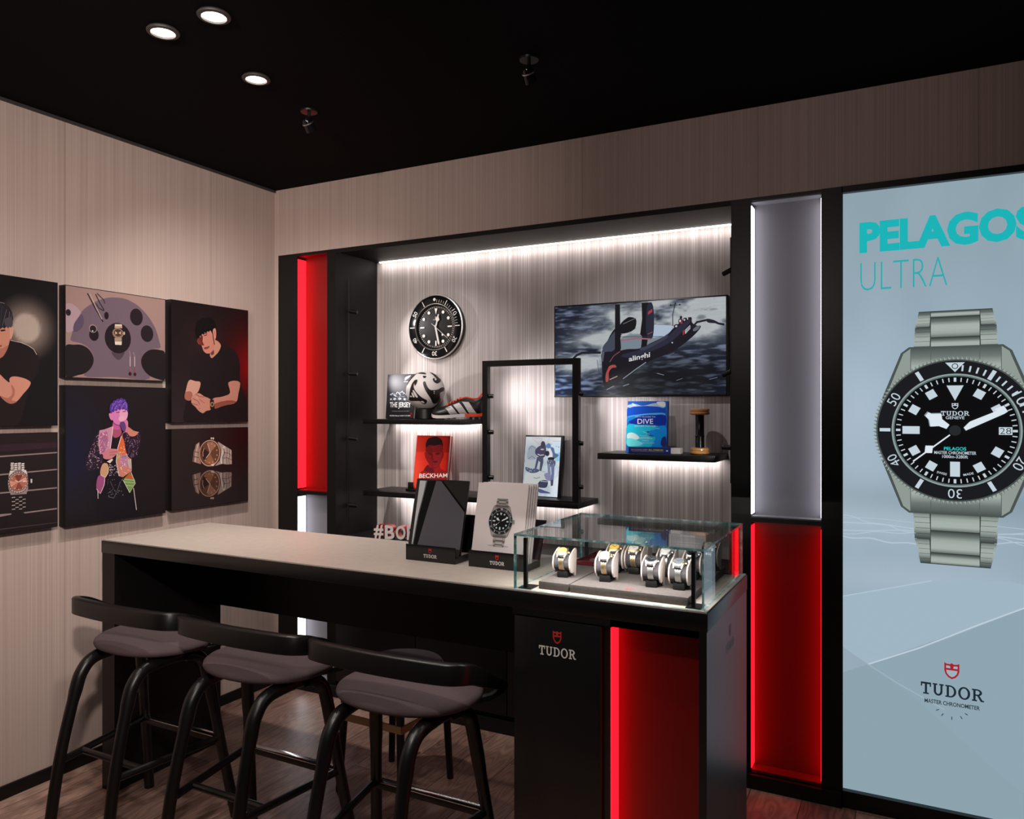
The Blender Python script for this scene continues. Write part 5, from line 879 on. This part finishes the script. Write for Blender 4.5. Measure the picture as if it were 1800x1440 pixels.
mb = MB(); mb.box(cx0 + .2, cx1 - .02, cy0 + .014, cy0 + .017, cz1 - .0075, cz1 - .0055); mb.build('light_strip', 'steel', t)  # made-up bar that goes with the added case lamp
strip_lamp('case_fill_lamp', ((cx0 + cx1) / 2, cy0 + .03, cz1 - .014), (0, .55, -1), .5, .008, 2.2, (1, .95, .9))  # unseen lamp added to make the watches brighter
# trays
TZ = 1.0075; ty0 = 2.005
tA = tag(box('display_tray', 'tray_leather', -.955, -.862, ty0, 2.46, ZT + .0005, TZ, None, .002), 'narrow grey leather tray at the left side of the glass case', 'tray', 'leather trays in the glass case')
tB = thing('display_tray', 'wide grey leather tray filling most of the glass case', 'tray', (-.69, 2.23, ZT + .0005), 'leather trays in the glass case')
box('body', 'tray_leather', -.858, -.522, ty0, 2.46, ZT + .0005, TZ, tB, .002)
pr = PR((-.705, ty0 + .014, TZ), (1, 0, 0), (0, 1, 0)); pr.step = 3e-5; pr.shield('a03a38', '5f5857', .012, 0, .018, .022); pr.build('emblem', 'print', tB, 0)
# watches on cushions
def watch_pair(x, y, rot, centre, rim, dial, lab, steel='steel'):
    Mx = Matrix.Translation((x, y, TZ + .0003)) @ Matrix.Rotation(R(rot), 4, 'Z')
    st = thing('watch_stand', 'grey cushion under the ' + lab, 'watch stand', (x, y, TZ), 'watch cushions in the glass case')
    prof = []
    for k in range(24):
        a = 2 * PI * k / 24; prof.append((0, -.030 * math.cos(a) * 1.0 + .004 * math.sin(a), .046 + .027 * math.sin(a)))
    MB().prism([Mx @ Vector((-.023, p[1], p[2])) for p in prof], Mx.to_3x3() @ Vector((.046, 0, 0))).build('cushion', 'cushion', st, 50)
    ch = smooth_path([(-.027, .027), (-.0315, .046), (-.025, .063), (-.008, .071), (.012, .078), (.032, .08), (.039, .068), (.035, .03), (.031, 0), (.019, 0), (.012, .012), (-.01, .013), (-.019, .017)], 3, True)
    for s in (-1, 1): MB().prism([Mx @ Vector((s * .0249 - .0018, p[0], p[1])) for p in ch], Mx.to_3x3() @ Vector((.0036, 0, 0))).build('cheek', 'suede', st, 50)
    MB().box(-.016, .016, -.02, .03, 0, .02, 0, .002, Mx).build('foot', 'black_matte', st)
    wt = thing('wrist_watch', lab, 'watch', (x, y, TZ + .02), 'watches in the glass case')
    tilt = R(62); dc = Vector((0, -.032 * math.cos(tilt) - .002, .046 + .031 * math.sin(tilt)))
    D = Mx @ Matrix.Translation(dc) @ Matrix.Rotation(R(90) - tilt, 4, 'X')
    MB().lathe([(.001, -.004), (.0165, -.004), (.0182, -.001), (.0182, .003), (.017, .005)], 28, 0, D).build('case', steel, wt)
    lg = MB()
    for sx in (-1, 1):
        for sy in (-1, 1): lg.prism([D @ Vector((sx * .0095, sy * .012, -.002)), D @ Vector((sx * .0145, sy * .01, -.002)), D @ Vector((sx * .0125, sy * .0215, -.006)), D @ Vector((sx * .0095, sy * .0215, -.006))], (D.to_3x3() @ Vector((0, 0, .006))))
    lg.build('lugs', steel, wt)
    bz = MB(); n = 60; V = []
    for k in range(n):
        a = 2 * PI * k / n; r1 = .0178 if k % 2 else .017; V += [(r1 * math.cos(a), r1 * math.sin(a), .0045), (.0142 * math.cos(a), .0142 * math.sin(a), .0072)]
    bz.mesh(V, [(2 * k, (2 * k + 2) % (2 * n), (2 * k + 3) % (2 * n), 2 * k + 1) for k in range(n)], 0, D); bz.build('bezel', rim, wt, 0)
    MB().lathe([(.0146, .0068), (.001, .0066)], 28, 0, D).build('dial', dial, wt)
    mk = MB()
    for k in range(12):
        a = PI * k / 6; mk.box(-.0005, .0005, .0098, .0125, .0069, .0073, 0, 0, D @ Matrix.Rotation(a, 4, 'Z'))
    mk.box(-.0006, .0006, 0, .0085, .0074, .0078, 0, 0, D @ Matrix.Rotation(R(-55), 4, 'Z')); mk.box(-.0005, .0005, 0, .011, .0079, .0083, 0, 0, D @ Matrix.Rotation(R(50), 4, 'Z')); mk.build('hands', centre, wt, 0)
    MB().cyl(D @ Vector((.018, 0, 0)), D @ Vector((.0218, 0, 0)), .003, 12).build('crown', rim, wt)
    br = MB(); rows = 15
    for side in (1, -1):
        for i in range(rows if side > 0 else 7):
            ang = tilt - side * (R(42) + i * R(8.6)); rr = .0318
            for j in range(5):
                xx = (j - 2) * .0032; off = R(4.3) if j % 2 else 0; a = ang - side * off
                c0 = Vector((xx, -rr * math.cos(a) * 1.02, .046 + (rr - .003) * math.sin(a)))
                br.box(-.00145, .00145, -.0019, .0019, -.0012, .0012, 1 if j in (1, 2, 3) else 0, 0, Mx @ Matrix.Translation(c0) @ Matrix.Rotation(R(90) - a, 4, 'X'))
    br.build('bracelet', [steel, centre], wt, 0)
    return wt
mat('dial_champagne', (.62, .42, .12), .3); mat('dial_silver', (.55, .53, .5), .3); mat('dial_black', (.012, .012, .014), .2); mat('dial_white', (.7, .69, .67), .3); mat('dial_slate', (.09, .1, .12), .25)
for a_ in ((-.914, 2.095, 6, 'gold', 'gold', 'dial_champagne', 'two-tone watch with champagne dial alone on the narrow tray'),
           (-.783, 2.097, 6, 'gold', 'gold', 'dial_silver', 'two-tone watch with silver dial, front row beside the narrow tray'),
           (-.644, 2.092, 4, 'steel', 'steel', 'dial_black', 'steel watch with black dial, in the middle of the front row'),
           (-.567, 2.095, 2, 'steel', 'gold', 'dial_slate', 'steel watch with gold bezel, front row by the right corner post'),
           (-.800, 2.225, 6, 'gold', 'gold', 'dial_champagne', 'two-tone watch with champagne dial, second row nearest the burgundy tray'),
           (-.742, 2.235, 4, 'gold', 'gold', 'dial_silver', 'two-tone watch with pale gold dial, middle of second row'),
           (-.646, 2.238, 4, 'steel', 'steel', 'dial_white', 'steel watch with white dial, second row before the grey card'),
           (-.568, 2.24, 2, 'steel', 'steel', 'dial_black', 'steel watch with dark dial, second row behind the right corner post'),
           (-.768, 2.375, 5, 'gold', 'gold', 'dial_champagne', 'two-tone watch with champagne dial standing in the rear row'),
           (-.553, 2.39, 2, 'steel', 'steel', 'dial_silver', 'steel watch in the far rear corner of the glass case')): watch_pair(*a_)
t = thing('jewellery_tray', 'low burgundy tray at the back of the narrow leather tray', 'tray', (-.925, 2.37, TZ))
mb = MB(); mb.box(-.953, -.866, 2.27, 2.45, TZ + .0005, TZ + .006, 0, .001); mb.build('base', 'burgundy', t)
mb = MB(); mb.box(-.953, -.866, 2.27, 2.275, TZ + .006, TZ + .014); mb.box(-.953, -.866, 2.445, 2.45, TZ + .006, TZ + .014); mb.box(-.953, -.949, 2.275, 2.445, TZ + .006, TZ + .014); mb.box(-.87, -.866, 2.275, 2.445, TZ + .006, TZ + .014); mb.build('rim', 'burgundy', t)
t = thing('info_card', 'pale grey information card standing at the rear of the glass case', 'card', (-.637, 2.43, TZ))
Mx = Matrix.Translation((-.697, 2.425, TZ + .0005)) @ Matrix.Rotation(R(-8), 4, 'X')
MB().box(0, .118, 0, .003, 0, .105, 0, .001, Mx).build('board', 'grey_panel', t)
pr = PR(Mx @ Vector((0, 0, 0)), (1, 0, 0), Mx.to_3x3() @ Vector((0, 0, 1))); pr.ring('d8d8de', .059, .055, .001, .0005, 4); 
for y_, w_ in ((.09, .05), (.07, .08), (.062, .07)): pr.line('e6e6ec', .003 if y_ > .08 else .0015, [(.06 - w_ / 2, y_), (.06 + w_ / 2, y_)])
for p_, q_ in (((.006, .006), (.112, .006)), ((.112, .006), (.112, .1)), ((.112, .1), (.006, .1)), ((.006, .1), (.006, .006))): pr.line('dcdce2', .001, [p_, q_])
pr.build('card_print', 'print', t, 0)

# ---------------------------------------------------------------- brochure holders
def holder(label, x, w):
    t = thing('brochure_holder', label, 'brochure holder', (x + w / 2, 2.24, ZT))
    mb = MB(); z = ZT + .0004
    mb.box(x, x + w, 2.187, 2.191, z, z + .054); mb.box(x, x + w, 2.191, 2.288, z, z + .004); mb.box(x, x + .003, 2.191, 2.288, z + .004, z + .022); mb.box(x + w - .003, x + w, 2.191, 2.288, z + .004, z + .022)
    mb.build('base', 'black_gloss', t)
    MB().prism([(x, 2.284, z + .022), (x + w, 2.284, z + .022), (x + w, 2.335, z + .145), (x, 2.335, z + .145)], (0, .004, .0005)).build('back_rest', 'black_gloss', t)
    pr = PR((x, 2.187, z), (1, 0, 0), (0, 0, 1)); pr.step = 2e-5; pr.slab('d8d2d0', w * .5 - .0265, .013, .0115, .053); pr.shield('c8322a', '141416', w * .5, .029, .0125, .016); pr.build('emblem', 'print', t, 0)
holder('black counter holder carrying the dark folder', -1.546, .198)
holder('black counter holder filled with white watch brochures beside the glass case', -1.296, .212)
def sheet(name, label, cat, key, x, w, h, th, dy, m, group=None):
    O, a, b = (Vector(q_) for q_ in FRAMES[key]); n = a.cross(b); O = Vector((x, O.y + dy, ZT + .0052))
    t = thing(name, label, cat, O, group)
    Mx = Matrix(((a.x, -n.x, b.x, O.x), (a.y, -n.y, b.y, O.y), (a.z, -n.z, b.z, O.z), (0, 0, 0, 1)))
    MB().box(0, w, 0, th, 0, h, 0, .0004, Mx).build('body', m, t); return t, O, a, b
t, O, a, b = sheet('folder', 'dark grey glossy folder with reflections painted on its cover', 'folder', 'FOL', -1.568, .212, .272, .012, 0, 'black_satin')
O0 = Vector(FRAMES['FOL'][0]); dx, dz = (O - O0).dot(a), (O - O0).dot(b)
pr = PR(O, a, b); pr.O = O0 + a.cross(b) * ((O - O0).dot(a.cross(b))); pr.clip = (dx + .0, dz, dx + .212, dz + .272); pr.rect('2c2b2c', dx, dz, dx + .212, dz + .272); pr.run(PRINTS['FOL']); pr.build('cover_print', 'gloss_print', t, 0)  # grey facets on the cover are reflections painted as flat colour
for i, lab in enumerate(('front white brochure with a steel diving watch on its cover', 'second white brochure from the front in the stack', 'third white brochure from the front in the stack', 'fourth white brochure from the front in the stack', 'rearmost white brochure of the stack')):
    t, O, a, b = sheet('brochure', lab, 'brochure', 'BRO', -1.31 + i * .0035, .19, .268 - .001 * (i % 2), .006, i * .0105, 'white_paper', 'white watch brochures')
    if i == 0:
        pr = PR(O, a, b, 1.0, 2e-5); pr.ell('b3a8a6', .098, .062, .04, .003); dive_watch(pr, .099, .143, .046, False); pr.build('cover_print', 'print', t, 0)

# ================================================================== stools
def sweep_band(path, mb, thick):
    P = smooth_path(path, 6); n = len(P); V = []; F = []; k = 10
    for i, (x, y, z, h) in enumerate(P):
        a, b = P[max(i - 1, 0)], P[min(i + 1, n - 1)]; t = Vector((b[0] - a[0], b[1] - a[1], b[2] - a[2])).normalized(); nn = Vector((t.y, -t.x, 0)).normalized(); up = nn.cross(t) * -1
        if up.z < 0: up = -up
        e = .35 if i in (0, n - 1) else 1
        th = thick * (.75 + .45 * math.sin(PI * i / (n - 1)))
        for q_ in ((-.5, -.46), (-.36, -.5), (.36, -.5), (.5, -.46), (.5, .4), (.4, .47), (.2, .5), (-.2, .5), (-.4, .47), (-.5, .4)):
            V.append(Vector((x, y, z)) + nn * (q_[0] * th) + up * (q_[1] * h * e))
    for i in range(n - 1):
        for j in range(k): F.append((i * k + j, i * k + (j + 1) % k, (i + 1) * k + (j + 1) % k, (i + 1) * k + j))
    F += [tuple(range(k))[::-1], tuple(range((n - 1) * k, n * k))]
    mb.mesh(V, F)
def make_stool(label):
    t = thing('bar_stool', label, 'stool', (0, 0, 0), 'bar stools in front of the counter')
    # seat: a soft pad with rounded edge
    mb = MB(); nu, nv = 40, 14; V = []; F = []
    sg = lambda c, e: math.copysign(abs(c) ** e, c)
    for i in range(nv + 1):
        ph = -PI / 2 + PI * i / nv
        for k in range(nu):
            th = 2 * PI * k / nu; cx = sg(math.cos(ph), .55); x = .228 * cx * sg(math.cos(th), .93); y = .05 + .185 * cx * sg(math.sin(th), .93)
            z = .678 + .027 * sg(math.sin(ph), .8) - .016 * (x / .235) ** 2 - .012 * max(0, -(y - .05) / .18) ** 2
            V.append((x, y, z))
    for i in range(nv):
        for k in range(nu): F.append((i * nu + k, i * nu + (k + 1) % nu, (i + 1) * nu + (k + 1) % nu, (i + 1) * nu + k))
    mb.mesh(V, F); mb.build('seat', 'seat_fabric', t, 60, local=True, merge=True)
    mb = MB(); half = [(-.252, .185, .672, .026), (-.26, .06, .728, .042), (-.264, -.03, .772, .054), (-.255, -.082, .788, .059), (-.22, -.108, .792, .06), (-.12, -.12, .793, .061)]
    sweep_band(half + [(0, -.124, .793, .061)] + [(-x, y, z, h) for x, y, z, h in half[::-1]], mb, .026); mb.build('backrest', 'black_lacquer', t, 40, local=True)
    for s in (-1, 1):
        MB().tube(smooth_path([(s * .152, -.262, 0), (s * .145, -.222, .29), (s * .138, -.168, .52), (s * .137, -.142, .585), (s * .137, -.102, .617), (s * .139, -.03, .626), (s * .142, .05, .626)], 5), [.019] * 10 + [.022] * 21, 14).build('leg', 'black_lacquer', t, 50, local=True)
        MB().tube(smooth_path([(s * .238, .202, 0), (s * .205, .157, .3), (s * .18, .122, .54), (s * .172, .106, .595), (s * .165, .075, .62), (s * .16, .045, .626)], 5), [.0185] * 8 + [.021] * 18, 14).build('leg', 'black_lacquer', t, 50, local=True)
        MB().tube([(s * .144, -.218, .292), (s * .204, .155, .3)], .0125, 10).build('side_rail', 'black_lacquer', t, local=True)
        MB().tube([(s * .16, .05, .642), (s * .232, .13, .655), (s * .25, .17, .665)], .012, 8).build('arm_support', 'black_lacquer', t, local=True)
    MB().tube([(-.158, -.13, .293), (.158, -.13, .293)], .0115, 10).build('cross_rail', 'black_lacquer', t, local=True)
    fr = MB().box(-.2, .2, .143, .165, .282, .304, 0, .003).build('foot_rail', 'black_lacquer', t, local=True)
    MB().box(-.188, .188, .140, .168, .304, .308, 0, .001).build('foot_plate', 'chrome', fr, local=True)
    return t
def copy_tree(o, parent=None):
    c = o.copy(); COL.objects.link(c); c.parent = parent
    for ch in list(o.children): copy_tree(ch, c)
    return c
s0 = make_stool('black bar stool with a grey seat, nearest the left wall'); s0.location = (-2.457, 1.86, 0)
s1 = copy_tree(s0); s1.location = (-1.898, 1.86, 0); s1['label'] = 'black bar stool with a grey seat, middle one of the three at the counter'
s2 = copy_tree(s0); s2.location = (-1.337, 1.86, 0); s2['label'] = 'black bar stool with a grey seat, next to the red lit pedestal'
# staff stool behind the counter
t = thing('staff_stool', 'black stool with a flat brass footrest behind the counter', 'stool', (-1.84, 2.53, 0))
pts = ((-2.005, 2.385), (-1.70, 2.375), (-1.672, 2.675), (-1.975, 2.69))
for x, y in pts:
    mx, my = -1.82, 2.53
    MB().tube([(x, y, 0), (mx + (x - mx) * .86, my + (y - my) * .9, .446)], [.0135, .017], 12).build('leg', 'black_lacquer', t)
mb = MB(); mb.lathe([(.001, .445), (.155, .445), (.17, .455), (.173, .48), (.16, .498), (.001, .503)], 36, 0, Matrix.Translation((-1.81, 2.53, 0))); mb.build('seat', 'cushion', t, 50)
mb = MB(); rg = [(-1.84 + (x + 1.84) * 1.03, 2.53 + (y - 2.53) * 1.03) for x, y in pts]
for i in range(4):
    (xa, ya), (xb, yb) = rg[i], rg[(i + 1) % 4]; d = Vector((xb - xa, yb - ya, 0)).normalized(); nn = Vector((-d.y, d.x, 0)) * .003
    mb.prism([(xa - nn.x, ya - nn.y, .285), (xb - nn.x, yb - nn.y, .285), (xb + nn.x, yb + nn.y, .285), (xa + nn.x, ya + nn.y, .285)], (0, 0, .028))
mb.build('foot_ring', 'brass', t)

# ================================================================== ceiling fittings
for i, ((x, y), lab) in enumerate(zip(DOWN, ('lit round ceiling downlight, nearest the left wall of the pair', 'lit round ceiling downlight at the picture top, second of the pair', 'lit round ceiling downlight nearest the shelves'))):
    t = thing('downlight', lab, 'downlight', (x, y, ZC), 'lit ceiling downlights')
    T_ = Matrix.Translation((x, y, ZC - .0135))
    MB().lathe([(.046, .0133), (.05, .008), (.048, .004), (.037, .002), (.035, .012)], 36, 0, T_).build('ring', 'dark_trim', t)
    MB().lathe([(.036, .008), (.001, .008)], 32, 0, T_).build('lens', 'lamp_glow', t)
for (x, y), lab in zip(((-2.154, 2.379), (-1.165, 2.371)), ('small dark ceiling spotlight above the football shelf, unlit side to the room', 'small dark ceiling spotlight further right, above the wide screen')):
    t = thing('ceiling_spotlight', lab, 'spotlight', (x, y, ZC), 'small dark ceiling spotlights')
    MB().lathe([(.001, 0), (.035, 0), (.033, -.006), (.001, -.007)], 28, 0, Matrix.Translation((x, y, ZC - .0003))).build('base', 'black_satin', t)
    MB().cyl((x, y, ZC - .007), (x, y, ZC - .035), .006, 10).build('stem', 'black_satin', t)
    d = Vector((0, .75, -.9)).normalized(); p = Vector((x, y - .02, ZC - .035))
    mb = MB(); mb.tube([p, p + d * .01, p + d * .055], [.014, .02, .021], 20); mb.tube([p + d * .02, p + d * .024], [.0225, .0225], 20, 1); mb.build('head', ['black_gloss', 'steel'], t)
